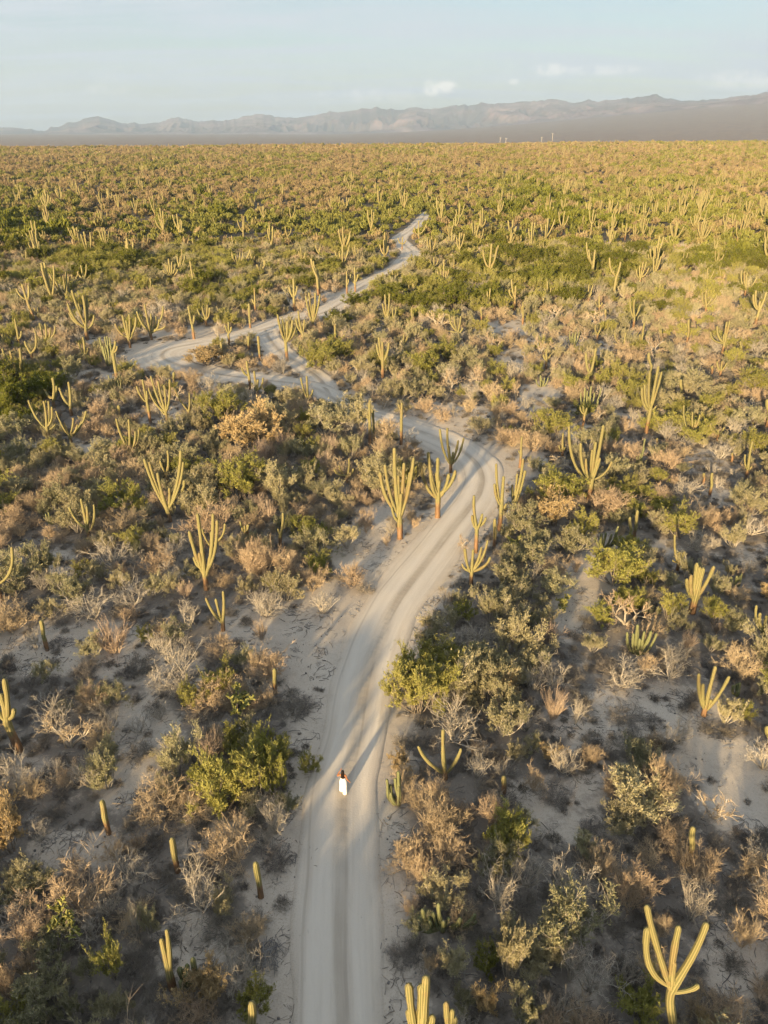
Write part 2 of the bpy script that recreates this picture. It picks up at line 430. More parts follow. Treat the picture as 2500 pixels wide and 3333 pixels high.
# ------------------------------------------------------------------ mountains
RIDGE = [(-400, 300), (-200, 290), (-60, 284), (0, 272), (60, 279), (95, 280), (130, 268), (180, 255), (215, 250), (250, 262), (300, 266), (340, 263), (380, 252), (430, 260), (480, 258), (530, 250), (565, 245), (600, 251), (680, 250),
         (700, 243), (740, 240), (780, 235), (815, 230), (850, 234), (900, 231), (950, 232), (1000, 224), (1040, 221), (1100, 222), (1150, 218), (1190, 213), (1240, 222), (1275, 213), (1310, 217), (1350, 212), (1410, 202),
         (1450, 213), (1500, 217), (1560, 210), (1620, 200), (1659, 195), (1750, 190), (1900, 200), (2100, 205)]
def build_mountains():
    # ridge heights above the plain by bearing, the range itself 9 to 13 km away
    bear, elev = [], []
    for x, y in RIDGE:
        d = px_dir(x * 1.507, y * 1.507)
        bear.append(math.atan2(d[0], d[1])); elev.append(math.atan2(d[2], math.hypot(d[0], d[1])))
    A = np.linspace(bear[0], bear[-1], 900)
    E = np.interp(A, bear, elev)
    E = E + 0.0042 * (ridged(A * 55, A * 0 + 2.0, 4) - 0.66) + 0.0012 * (fbm(A * 330, A * 0 + 2.0, 3) - 0.5)
    RR = 12600 - 2600 * sstep(-0.2, 0.6, A)
    T = np.linspace(0, 1.35, 90)
    AA, TT = np.meshgrid(A, T)
    depth = 3300.0
    r = RR[None] - depth + depth * TT
    X = np.sin(AA) * r; Y = np.cos(AA) * r
    zf = terrain(X, Y)
    top = CAM_H + RR * np.tan(E)
    base = terrain(np.sin(A) * RR, np.cos(A) * RR)
    rise = (top - base)[None]
    prof = np.where(TT <= 1, TT ** 1.7, 1 - ((TT - 1) / 0.35) ** 1.3 * 0.9)
    sp = ridged(X / 900.0, Y / 2600.0, 5)
    sp2 = ridged(X / 420.0 + 7, Y / 900.0, 4)
    mid = 1 - np.abs(np.clip(TT, 0, 2) - 0.48) / 0.42
    mid = np.clip(mid, 0, 1)
    h = rise * (prof + mid * ((sp - 0.62) * 2.2 + (sp2 - 0.6) * 1.3)) + rise * 0.10 * (sp2 - 0.75) * (1 - np.abs(TT - 1).clip(0, 1) * 3).clip(0, 1)
    h = np.minimum(h, rise * np.interp(TT, [0, 0.3, 0.6, 0.92, 1.0, 1.4], [0.10, 0.33, 0.62, 0.93, 1.02, 1.02]))
    Z = zf + h - 6.0 * sstep(0.12, 0.0, TT) - 3.0
    ny, nx = X.shape; ids = np.arange(nx * ny).reshape(ny, nx)
    q = np.stack([ids[:-1, :-1].ravel(), ids[:-1, 1:].ravel(), ids[1:, 1:].ravel(), ids[1:, :-1].ravel()], 1)
    m, t = mat('mountain_rock')
    geo = t.add('ShaderNodeNewGeometry'); P = geo.outputs['Position']
    a = t.noise(t.mapping(P, (0.0012, 0.0012, 0.004)), 1.0, 6, 0.65); b = t.noise(P, 0.006, 5, 0.65)
    c = t.mix(t.ramp(a, 0.35, 0.65), (0.135, 0.10, 0.115), (0.26, 0.195, 0.20))
    c = t.mix(t.ramp(b, 0.42, 0.66), c, (0.09, 0.075, 0.07))
    p = t.noise(t.mapping(P, (0.0009, 0.0009, 0.006), (0, 0, .4)), 1.0, 5, 0.6, 0.4)
    c = t.mix(t.math('MULTIPLY', t.ramp(p, 0.64, 0.74), 0.6), c, (0.44, 0.36, 0.29))
    gl = t.add('ShaderNodeAttribute', attribute_name='painted_relief').outputs['Fac']
    c = t.mix(t.ramp(gl, 0.55, 0.15), c, (0.075, 0.062, 0.066))  # relief shading painted into the rock: brushy gullies darker, ridge lines paler
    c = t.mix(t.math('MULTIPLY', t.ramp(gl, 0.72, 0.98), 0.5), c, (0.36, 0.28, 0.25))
    finish(t, c, 0.98)
    global HIGHEST, LOWEST; HIGHEST = float(max(Z.max(), GZ.max())); LOWEST = float(Z.min())
    me = mesh_from('mountains', np.stack([X, Y, Z], -1).reshape(-1, 3), [q], m, {'painted_relief': np.clip((sp * 0.55 + sp2 * 0.45 - 0.48) / 0.4, 0, 1).ravel()}, True)
    tag(obj('mountains', me), 'hazy mauve desert mountain range along the horizon', kind='structure')
build_mountains()

# ------------------------------------------------------------------ plant materials
def plant_mat(name, ca, cb, cc=None, trans=0.0, var=0.35):
    """two tones by twig, a third by plant; trans: light passing through thin leaves"""
    m, t = mat(name)
    tone = t.add('ShaderNodeAttribute', attribute_name='tone').outputs['Fac']
    oi = t.add('ShaderNodeObjectInfo').outputs['Random']
    col = t.mix(tone, ca, cb)
    if cc: col = t.mix(t.math('MULTIPLY', oi, 0.75), col, t.mix(tone, cc, tuple(0.5 * (x + y) for x, y in zip(cc, cb))))
    br = t.math('ADD', 1.0 - var / 2, t.math('MULTIPLY', t.math('FRACT', t.math('MULTIPLY', oi, 7.31)), var))
    hs = t.add('ShaderNodeHueSaturation'); t.link(col, hs.inputs['Color']); t.link(br, hs.inputs['Value'])
    d = t.add('ShaderNodeBsdfDiffuse'); t.link(hs.outputs[0], d.inputs[0])
    o = t.add('ShaderNodeOutputMaterial')
    if trans:
        tr = t.add('ShaderNodeBsdfTranslucent'); t.link(hs.outputs[0], tr.inputs[0])
        mx = t.add('ShaderNodeMixShader'); mx.inputs[0].default_value = trans
        t.link(d.outputs[0], mx.inputs[1]); t.link(tr.outputs[0], mx.inputs[2]); t.link(mx.outputs[0], o.inputs[0])
    else:
        t.link(d.outputs[0], o.inputs[0])
    return m

M = {
    'bare': plant_mat('pale_grey_bark', (0.27, 0.245, 0.21), (0.47, 0.42, 0.36), (0.36, 0.31, 0.235)),
    'dry': plant_mat('dry_tan_twig', (0.29, 0.21, 0.145), (0.52, 0.40, 0.28), (0.40, 0.33, 0.21)),
    'broom': plant_mat('straw_pink_twig', (0.34, 0.24, 0.175), (0.52, 0.40, 0.30), (0.40, 0.34, 0.26)),
    'brush': plant_mat('dark_brush_twig', (0.13, 0.115, 0.103), (0.29, 0.255, 0.225), (0.23, 0.205, 0.16)),
    'wood': plant_mat('grey_brown_wood', (0.15, 0.125, 0.10), (0.28, 0.24, 0.20)),
    'green': plant_mat('yellow_green_leaf', (0.17, 0.18, 0.045), (0.39, 0.375, 0.105), (0.34, 0.30, 0.11), 0.25),
    'olive': plant_mat('grey_olive_leaf', (0.175, 0.175, 0.095), (0.39, 0.365, 0.215), (0.41, 0.345, 0.21), 0.15),
    'mesq': plant_mat('dense_green_leaf', (0.085, 0.10, 0.02), (0.215, 0.225, 0.045), (0.17, 0.165, 0.04), 0.25),
    'gold': plant_mat('golden_dry_leaf', (0.33, 0.235, 0.12), (0.54, 0.42, 0.235), None, 0.2),
    'farbrown': plant_mat('far_brown_twig', (0.15, 0.112, 0.066), (0.31, 0.235, 0.14), (0.27, 0.215, 0.11)),
    'farolive': plant_mat('far_olive_leaf', (0.115, 0.108, 0.042), (0.27, 0.24, 0.10), (0.25, 0.19, 0.09), 0.15),
    'fargreen': plant_mat('far_green_leaf', (0.105, 0.118, 0.03), (0.26, 0.262, 0.075), (0.21, 0.19, 0.06), 0.2),
    'dead': plant_mat('weathered_dead_wood', (0.13, 0.12, 0.115), (0.27, 0.255, 0.24)),
    'cholla': plant_mat('cholla_joint', (0.15, 0.155, 0.05), (0.31, 0.29, 0.10), None),
}

def cactus_mat(name, green, pale, bark):
    m, t = mat(name)
    rib = t.add('ShaderNodeAttribute', attribute_name='rib').outputs['Fac']
    bk = t.add('ShaderNodeAttribute', attribute_name='bark').outputs['Fac']
    oi = t.add('ShaderNodeObjectInfo').outputs['Random']
    oi2 = t.math('FRACT', t.math('MULTIPLY', oi, 13.7))
    tc = t.add('ShaderNodeNewGeometry').outputs['Position']
    n = t.noise(tc, 3.0, 4, 0.6); n2 = t.noise(t.mapping(tc, (9, 9, 1.2)), 1.0, 3, 0.6)
    c = t.mix(t.math('MULTIPLY', rib, 0.85), green, pale)
    c = t.mix(t.math('MULTIPLY', oi, 0.35), c, tuple(0.5 * a + 0.25 * b + 0.25 * d for a, b, d in zip(green, bark, pale)))
    c = t.mix(t.math('MULTIPLY', t.ramp(n, 0.55, 0.8), 0.5), c, tuple(0.5 * a + 0.5 * b for a, b in zip(pale, bark)))
    n3 = t.noise(tc, 1.1, 4, 0.6)
    c = t.mix(t.math('MULTIPLY', t.ramp(t.math('ADD', n3, t.math('MULTIPLY', oi2, 0.16)), 0.62, 0.76), 0.35), c, tuple(0.75 * a for a in bark))
    bcol = t.mix(t.ramp(n2, 0.35, 0.7), bark, tuple(0.55 * a for a in bark))
    c = t.mix(t.ramp(t.math('ADD', bk, t.math('MULTIPLY', t.math('SUBTRACT', n, 0.5), 0.5)), 0.35, 0.75), c, bcol)
    b = t.add('ShaderNodeBsdfPrincipled'); t.link(c, b.inputs['Base Color']); b.inputs['Roughness'].default_value = 0.75; b.inputs['Specular IOR Level'].default_value = 0.2
    o = t.add('ShaderNodeOutputMaterial'); t.link(b.outputs[0], o.inputs[0])
    return m
M['cardon'] = cactus_mat('cardon_skin', (0.085, 0.095, 0.034), (0.375, 0.315, 0.145), (0.27, 0.16, 0.088))
M['pitaya'] = cactus_mat('pitaya_skin', (0.075, 0.098, 0.040), (0.26, 0.25, 0.12), (0.20, 0.16, 0.11))

# ------------------------------------------------------------------ plant builders
class Bag:
    """collects tubes and leaves into one mesh"""
    def __init__(self): self.v = []; self.f = []; self.q = []; self.tone = []; self.n = 0
    def tubes(self, pts, rad, sides=3, tone=None, g=rng):
        """pts (N,K,3), rad (N,K)"""
        N, K, _ = pts.shape
        if N == 0: return
        d = np.gradient(pts, axis=1); d = nrm(d)
        ref = nrm(g.normal(size=(N, 1, 3)))
        a = nrm(np.cross(d, ref)); b = np.cross(d, a)
        ang = np.arange(sides) * 2 * math.pi / sides
        ring = pts[:, :, None] + rad[:, :, None, None] * (a[:, :, None] * np.cos(ang)[None, None, :, None] + b[:, :, None] * np.sin(ang)[None, None, :, None])
        v = ring.reshape(-1, 3)
        base = self.n + (np.arange(N) * K * sides)[:, None, None] + (np.arange(K - 1) * sides)[None, :, None] + np.arange(sides)[None, None, :]
        nxt = self.n + (np.arange(N) * K * sides)[:, None, None] + (np.arange(K - 1) * sides)[None, :, None] + ((np.arange(sides) + 1) % sides)[None, None, :]
        self.q.append(np.stack([base, nxt, nxt + sides, base + sides], -1).reshape(-1, 4))
        self.v.append(v); self.n += len(v)
        if tone is None: tone = g.random(N)
        self.tone.append(np.repeat(tone, K * sides))
    def leaves(self, pos, dirs, length, width, tone, g=rng):
        N = len(pos)
        side = nrm(np.cross(dirs, g.normal(size=(N, 3))))
        p0 = pos - side * (width[:, None] / 2) * 0.5; p1 = pos + side * (width[:, None] / 2) * 0.5
        m = pos + dirs * length[:, None] * 0.55
        p2 = m + side * width[:, None] / 2; p3 = m - side * width[:, None] / 2
        p4 = pos + dirs * length[:, None]
        v = np.stack([p0, p1, p2, p4, p3], 1).reshape(-1, 3)
        i = self.n + np.arange(N)[:, None] * 5
        self.f.append((i + np.array([[0, 1, 2]]))); self.f.append(i + np.array([[0, 2, 4]])); self.f.append(i + np.array([[4, 2, 3]]))
        self.v.append(v); self.n += len(v); self.tone.append(np.repeat(tone, 5))
    def arrays(self):
        return np.concatenate(self.v), [np.concatenate(x) for x in (self.q, self.f) if x], np.concatenate(self.tone)


def grow(g, levels):
    """levels: list of dict; the first makes the stems. Returns [(pts, rad)] by level"""
    out = []
    for i, L in enumerate(levels):
        K = L.get('k', 4)
        if i == 0:
            N = L['n']; az = g.random(N) * 2 * math.pi
            if L.get('even'): az = (np.arange(N) + g.random(N) * 0.7) * 2 * math.pi / N
            tilt = g.uniform(L['tilt'][0], L['tilt'][1], N)
            D = np.stack([np.cos(az) * np.sin(tilt), np.sin(az) * np.sin(tilt), np.cos(tilt)], 1)
            b = L.get('base', 0.04)
            P = np.stack([np.cos(az) * b * g.random(N), np.sin(az) * b * g.random(N), np.zeros(N)], 1)
            ln = L['len'] * g.uniform(0.65, 1.1, N); r0 = L['r'] * g.uniform(0.7, 1.15, N)
        else:
            pp, pr = out[-1]; N0 = len(pp); m = L['n']; N = N0 * m
            par = np.repeat(np.arange(N0), m)
            t = g.uniform(L['at'][0], L['at'][1], N) * (pp.shape[1] - 1)
            k = np.minimum(t.astype(int), pp.shape[1] - 2); f = (t - k)[:, None]
            P = pp[par, k] * (1 - f) + pp[par, k + 1] * f
            pd = nrm(pp[par, k + 1] - pp[par, k])
            D = nrm(pd + L['spread'] * g.normal(size=(N, 3)) + np.array([0, 0, L.get('lift', 0.2)]))
            plen = np.linalg.norm(pp[:, -1] - pp[:, 0], axis=1)[par]
            ln = plen * L['len'] * g.uniform(0.6, 1.15, N) if not L.get('abs') else L['len'] * g.uniform(0.6, 1.2, N)
            r0 = np.maximum(pr[par, k] * L.get('rr', 0.65), L.get('rmin', 0.003))
        pts = [P]; d = D
        for s in range(K):
            d = nrm(d + L.get('wig', 0.15) * g.normal(size=d.shape) + np.array([0, 0, L.get('up', 0.0)]))
            P = P + d * (ln / K)[:, None]; pts.append(P)
        pts = np.stack(pts, 1)
        pts[:, :, 2] = np.maximum(pts[:, :, 2], 0.01)
        taper = np.linspace(1, L.get('tip', 0.45), K + 1)
        out.append((pts, r0[:, None] * taper[None]))
    return out


def leaf_cloud(bag, g, tw, per, ln, wd, upb, spread=0.6):
    """narrow leaves along the last twigs"""
    pts, _ = tw; N, K, _ = pts.shape
    par = np.repeat(np.arange(N), per); n = len(par)
    t = g.uniform(0.15, 1.0, n) * (K - 1); k = np.minimum(t.astype(int), K - 2); f = (t - k)[:, None]
    P = pts[par, k] * (1 - f) + pts[par, k + 1] * f
    D = nrm(nrm(pts[par, k + 1] - pts[par, k]) + spread * g.normal(size=(n, 3)) + np.array([0, 0, upb]))
    tone = np.clip(g.random(N)[par] * 0.6 + g.random(n) * 0.4, 0, 1)
    bag.leaves(P, D, ln * g.uniform(0.6, 1.3, n), wd * g.uniform(0.7, 1.3, n), tone, g)


# each kind: height 1, half width close to 1 -> scaled to size when placed
def make_kind(kind, seed, lod):
    """returns (stem Bag, foliage Bag or None, stem material, foliage material); lod 0 near, 1 mid"""
    g = np.random.default_rng(seed); S, F = Bag(), Bag()
    if kind == 'bare':
        lv = grow(g, [dict(n=g.integers(8, 12) if lod == 0 else 6, even=1, tilt=(0.1, 1.0), len=0.72, r=0.017, k=4, wig=0.16, up=0.10, base=0.07, tip=0.7),
                      dict(n=4 if lod == 0 else 3, at=(0.3, 1.0), spread=0.42, lift=0.12, len=0.72, rr=0.74, k=4, wig=0.2, up=0.05, tip=0.6),
                      dict(n=4 if lod == 0 else 3, at=(0.3, 1.0), spread=0.6, lift=0.12, len=0.62, rr=0.66, k=3, wig=0.28, up=0.04, tip=0.5)] +
                  ([dict(n=4, at=(0.3, 1.0), spread=0.7, lift=0.1, len=0.6, rr=0.66, rmin=0.0032, k=2, wig=0.3, tip=0.4)] if lod == 0 else []))
        S.tubes(*lv[0], 5 if lod == 0 else 3, g=g); S.tubes(*lv[1], 4 if lod == 0 else 3, g=g)
        for p, r in lv[2:]: F.tubes(p, r, 3, g=g)
        return S, F, M['bare'], M['bare']
    if kind == 'dry':
        lv = grow(g, [dict(n=20 if lod == 0 else 9, even=1, tilt=(0.05, 1.1), len=0.72, r=0.011, k=4, wig=0.14, up=0.07, base=0.15, tip=0.6),
                      dict(n=5 if lod == 0 else 4, at=(0.25, 1.0), spread=0.5, lift=0.15, len=0.6, rr=0.66, k=3, wig=0.22, up=0.05, tip=0.5),
                      dict(n=5 if lod == 0 else 5, at=(0.2, 1.0), spread=0.55, lift=0.25, len=0.62, rr=0.66, rmin=0.0042, k=2, wig=0.25, tip=0.5)] +
                  ([dict(n=5, at=(0.15, 1.0), spread=0.6, lift=0.3, len=0.65, rr=0.75, rmin=0.004, k=1, wig=0.2, tip=0.4)] if lod == 0 else []))
        S.tubes(*lv[0], 4 if lod == 0 else 3, g=g); S.tubes(*lv[1], 3, g=g)
        for p, r in lv[2:]: F.tubes(p, r * (1.0 if lod == 0 else 2.0), 3, g=g)
        return S, F, M['dry'], M['dry']
    if kind == 'broom':
        lv = grow(g, [dict(n=38 if lod == 0 else 20, tilt=(0.02, 0.62), len=0.75, r=0.011, k=3, wig=0.07, up=0.05, base=0.16, tip=0.55),
                      dict(n=6 if lod == 0 else 4, at=(0.2, 1.0), spread=0.25, lift=0.15, len=0.55, rr=0.7, rmin=0.005, k=2, wig=0.12, tip=0.5),
                      dict(n=3, at=(0.2, 1.0), spread=0.3, lift=0.15, len=0.6, rr=0.75, rmin=0.0042, k=1, wig=0.12, tip=0.4)])
        S.tubes(*lv[0], 3, g=g)
        for p, r in lv[1:]: F.tubes(p, r * (1.0 if lod == 0 else 1.7), 3, g=g)
        return S, F, M['broom'], M['broom']
    if kind == 'brush':
        lv = grow(g, [dict(n=30 if lod == 0 else 14, tilt=(0.2, 1.35), len=0.8, r=0.011, k=3, wig=0.2, up=0.0, base=0.35, tip=0.6),
                      dict(n=8 if lod == 0 else 4, at=(0.15, 1.0), spread=0.6, lift=0.25, len=0.6, rr=0.7, rmin=0.006, k=2, wig=0.25, tip=0.5),
                      dict(n=6 if lod == 0 else 4, at=(0.1, 1.0), spread=0.75, lift=0.3, len=0.65, rr=0.75, rmin=0.006, k=1, wig=0.25, tip=0.5)])
        S.tubes(*lv[0], 3, g=g)
        for p, r in lv[1:]: F.tubes(p, r * (1.0 if lod == 0 else 1.7), 3, g=g)
        return S, F, M['brush'], M['brush']
    if kind in ('green', 'olive', 'mesq', 'gold'):
        dense = {'green': 1.2, 'olive': 0.85, 'mesq': 1.7, 'gold': 1.2}[kind]
        lv = grow(g, [dict(n=13 if lod == 0 else 8, even=1, tilt=(0.05, 1.05), len=0.72, r=0.014, k=4, wig=0.13, up=0.10, base=0.12, tip=0.65),
                      dict(n=5 if lod == 0 else 4, at=(0.35, 1.0), spread=0.42, lift=0.28, len=0.55, rr=0.62, k=3, wig=0.16, up=0.10, tip=0.55),
                      dict(n=7 if lod == 0 else 4, at=(0.2, 1.0), spread=0.38, lift=0.4, len=0.66, rr=0.6, rmin=0.0045, k=2, wig=0.18, up=0.10, tip=0.5)] +
                  ([dict(n=4, at=(0.15, 1.0), spread=0.55, lift=0.35, len=0.55, rr=0.7, rmin=0.003, k=2, wig=0.2, up=0.08, tip=0.5)] if lod == 0 else []))
        S.tubes(*lv[0], 4 if lod == 0 else 3, g=g); S.tubes(*lv[1], 3, g=g); S.tubes(*lv[2], 3, g=g)
        if lod == 0: leaf_cloud(F, g, lv[3], int(6 * dense), 0.062, 0.0125, 0.4, 0.75)
        else: leaf_cloud(F, g, lv[2], int(7 * dense), 0.11, 0.05, 0.3, 0.5)
        return S, F, M['bare'] if kind == 'olive' else M['wood'], M[kind]
    if kind == 'tree':
        lv = grow(g, [dict(n=2 if seed % 2 else 3, even=1, tilt=(0.25, 0.6), len=0.55, r=0.030, k=4, wig=0.20, up=0.06, base=0.03, tip=0.7),
                      dict(n=5, at=(0.5, 1.0), spread=0.75, lift=0.05, len=1.0, rr=0.7, k=4, wig=0.28, up=0.02, tip=0.55),
                      dict(n=6, at=(0.25, 1.0), spread=0.6, lift=0.15, len=0.5, rr=0.6, k=3, wig=0.3, up=0.06, tip=0.5),
                      dict(n=6, at=(0.2, 1.0), spread=0.7, lift=0.2, len=0.55, rr=0.6, rmin=0.0045, k=2, wig=0.3, tip=0.4)])
        S.tubes(*lv[0], 6, g=g); S.tubes(*lv[1], 4, g=g)
        for p, r in lv[2:]: F.tubes(p, r, 3, g=g)
        return S, F, M['bare'], M['dry']
    if kind == 'cholla':
        lv = grow(g, [dict(n=2, even=1, tilt=(0.1, 0.45), len=0.5, r=0.032, k=3, wig=0.12, up=0.08, base=0.02, tip=0.8),
                      dict(n=4, at=(0.5, 1.0), spread=0.55, lift=0.1, len=0.7, rr=0.75, k=3, wig=0.15, tip=0.8),
                      dict(n=5, at=(0.35, 1.0), spread=0.7, lift=0.1, len=0.42, rr=1.0, rmin=0.024, k=2, wig=0.2, tip=0.9),
                      dict(n=5, at=(0.2, 1.0), spread=1.0, lift=0.05, len=0.7, rr=1.0, rmin=0.022, k=2, wig=0.2, tip=0.6)])
        S.tubes(*lv[0], 6, g=g); S.tubes(*lv[1], 5, g=g)
        for p, r in lv[2:]: F.tubes(p, r, 4, g=g)
        return S, F, M['wood'], M['cholla']
    if kind == 'sticks':
        n = 95; az = g.random(n) * 2 * math.pi; rad = g.random(n) ** 0.6 * 0.8
        p0 = np.stack([np.cos(az) * rad, np.sin(az) * rad, g.random(n) ** 1.5 * 0.75 * (1 - rad * 0.75)], 1)
        a2 = g.normal(0.5, 0.9, n); d = nrm(np.stack([np.cos(a2), np.sin(a2), g.normal(0.05, 0.28, n)], 1))
        ln = g.uniform(0.35, 1.0, n)[:, None]
        pts = np.stack([p0 - d * ln / 2, p0 + g.normal(0, 0.03, (n, 3)), p0 + d * ln / 2], 1); pts[:, :, 2] = np.maximum(pts[:, :, 2], 0.02)
        S.tubes(pts, g.uniform(0.012, 0.03, n)[:, None] * np.array([[1, .8, .5]]), 4, g=g)
        return S, None, M['dead'], None

def far_clump(seed, leafy, k=150):
    """many leaf-sized faces spread through a low mound; height 1, half width 1"""
    g = np.random.default_rng(seed); B = Bag(); pos, dirs = [], []
    lobes = g.integers(4, 8)
    for i in range(lobes):
        a = g.random() * 6.28; c = np.array([math.cos(a), math.sin(a), 0]) * g.uniform(0.15, 0.55); c[2] = g.uniform(0.30, 0.6)
        n = k // lobes; u = nrm(g.normal(size=(n, 3))); u[:, 2] = np.abs(u[:, 2]) * 0.9 - 0.25 * g.random(n)
        rad = np.array([0.42, 0.42, 0.42]) * g.uniform(0.7, 1.1)
        p = c + u * rad * g.uniform(0.55, 1.08, (n, 1)); p[:, 2] = np.maximum(p[:, 2], 0.03)
        pos.append(p); dirs.append(nrm(u * 0.6 + np.array([0, 0, 0.7]) + 0.45 * g.normal(size=(n, 3))))
    pos = np.concatenate(pos); dirs = np.concatenate(dirs); n = len(pos)
    if leafy: B.leaves(pos - dirs * 0.1, dirs, g.uniform(0.2, 0.36, n), g.uniform(0.10, 0.18, n), g.random(n), g)
    else: B.leaves(pos - dirs * 0.15, dirs, g.uniform(0.24, 0.42, n), g.uniform(0.05, 0.09, n), g.random(n), g)
    return B

def fit(bags):
    """scale a plant to height 1 and half width 1"""
    allv = np.concatenate([np.concatenate(b.v) for b in bags if b is not None and b.n])
    h = np.percentile(allv[:, 2], 99.5); w = np.percentile(np.hypot(allv[:, 0], allv[:, 1]), 97)
    s = np.array([1 / w, 1 / w, 1 / h])
    return s

PROTO = {}
NVAR = {'bare': 5, 'dry': 5, 'broom': 3, 'brush': 4, 'green': 4, 'olive': 5, 'mesq': 3, 'gold': 2, 'tree': 3, 'cholla': 2, 'sticks': 1}
def build_protos():
    for kind, nv in NVAR.items():
        PROTO[kind] = []
        for i in range(nv):
            S, F, ms, mf = make_kind(kind, 100 + 17 * i + len(kind) * 1000 + ord(kind[1]), 0)
            s = fit([S, F]); out = []
            for B, m, nm in ((S, ms, 'stem'), (F, mf, 'foliage')):
                if B is None or not B.n: out.append(None); continue
                v, f, tone = B.arrays(); out.append(mesh_from(nm + '_' + kind, v * s, f, m, {'tone': tone}))
            # joined copy for small or uncounted plants
            J = Bag(); vs, fs4, fs3, tn, mi = [], [], [], [], []
            off = 0; polys = []
            for B, slot in ((S, 0), (F, 1)):
                if B is None or not B.n: continue
                v, f, tone = B.arrays(); vs.append(v * s); tn.append(tone)
                for a in f: polys.append((a + off, slot))
                off += len(v)
            me = mesh_from('plant_' + kind, np.concatenate(vs), [p for p, _ in polys], None, {'tone': np.concatenate(tn)})
            me.materials.append(ms)
            if mf is not None: me.materials.append(mf)
            me.polygons.foreach_set('material_index', np.concatenate([np.full(len(p), sl, np.int32) for p, sl in polys]))
            PROTO[kind].append((out[0], out[1], me))
build_protos()

def mid_mesh(kind, seed):
    S, F, ms, mf = make_kind(kind, seed, 1); s = fit([S, F]); vs, tn, polys = [], [], []; off = 0
    for B, slot in ((S, 0), (F, 1)):
        v, f, tone = B.arrays(); vs.append(v * s); tn.append(tone)
        for a in f: polys.append((a + off, slot))
        off += len(v)
    me = mesh_from('plant_' + kind, np.concatenate(vs), [p for p, _ in polys], None, {'tone': np.concatenate(tn)})
    me.materials.append(ms); me.materials.append(mf)
    me.polygons.foreach_set('material_index', np.concatenate([np.full(len(p), sl, np.int32) for p, sl in polys]))
    return me

# ------------------------------------------------------------------ cacti
def column(path, rad, ribs, depth, bark, ref):
    """ribbed column along path (K,3); rad (K,); bark (K,) 0..1; ref: axis never parallel to the path"""
    K = len(path); d = nrm(np.gradient(path, axis=0))
    a = nrm(np.cross(d, ref)); b = np.cross(d, a)
    n = ribs * 2 if depth > 0 else ribs
    ang = np.arange(n) * 2 * math.pi / n
    star = np.where(np.arange(n) % 2 == 0, 1.0, 1 - depth) if depth > 0 else np.ones(n)
    v = path[:, None] + (rad[:, None] * star[None])[..., None] * (a[:, None] * np.cos(ang)[None, :, None] + b[:, None] * np.sin(ang)[None, :, None])
    ids = np.arange(K * n).reshape(K, n)
    q = np.stack([ids[:-1], np.roll(ids[:-1], -1, 1), np.roll(ids[1:], -1, 1), ids[1:]], -1).reshape(-1, 4)
    v = v.reshape(-1, 3); top = len(v)
    v = np.vstack([v, path[-1] + d[-1] * rad[-1] * 0.4])
    tri = np.stack([ids[-1], np.roll(ids[-1], -1), np.full(n, top)], -1)
    rib = np.append(np.tile(np.where(np.arange(n) % 2 == 0, 1.0, 0.0) if depth > 0 else np.full(n, .7), K), 1.0)
    bk = np.append(np.repeat(bark, n), bark[-1])
    return v, [q, tri], {'rib': rib, 'bark': bk}

def bez(p0, p1, p2, p3, n):
    t = np.linspace(0, 1, n)[:, None]
    return (1 - t) ** 3 * p0 + 3 * (1 - t) ** 2 * t * p1 + 3 * (1 - t) * t * t * p2 + t ** 3 * p3

def rounded(path, r, g, foot=1.0, pinch=0.8, K=None):
    """radius along a column: narrow foot, slow bulges, domed tip"""
    L = np.concatenate([[0], np.cumsum(np.linalg.norm(np.diff(path, axis=0), axis=1))]); tot = L[-1]
    base = np.interp(L / tot, [0, 0.15, 0.5, 1], [pinch, 1.0, 1.03, 0.95]) * r
    base = base * (1 + 0.10 * np.sin(L * g.uniform(3.0, 5.0) + g.random() * 6) + 0.05 * np.sin(L * g.uniform(8, 11) + g.random() * 6))
    tip = np.clip((tot - L) / (r * 1.3), 0, 1)
    return base * np.sqrt(np.clip(1 - (1 - tip) ** 2, 0.02, 1)) * foot

def resample(path, r, n):
    """points along a path with extra ones in the domed tip"""
    L = np.concatenate([[0], np.cumsum(np.linalg.norm(np.diff(path, axis=0), axis=1))]); tot = L[-1]
    s = np.concatenate([np.linspace(0, max(tot - r * 1.3, tot * 0.5), n), tot - r * np.array([0.8, 0.4, 0.15, 0.0])])
    s = np.unique(np.clip(s, 0, tot))
    return np.stack([np.interp(s, L, path[:, k]) for k in range(3)], 1)

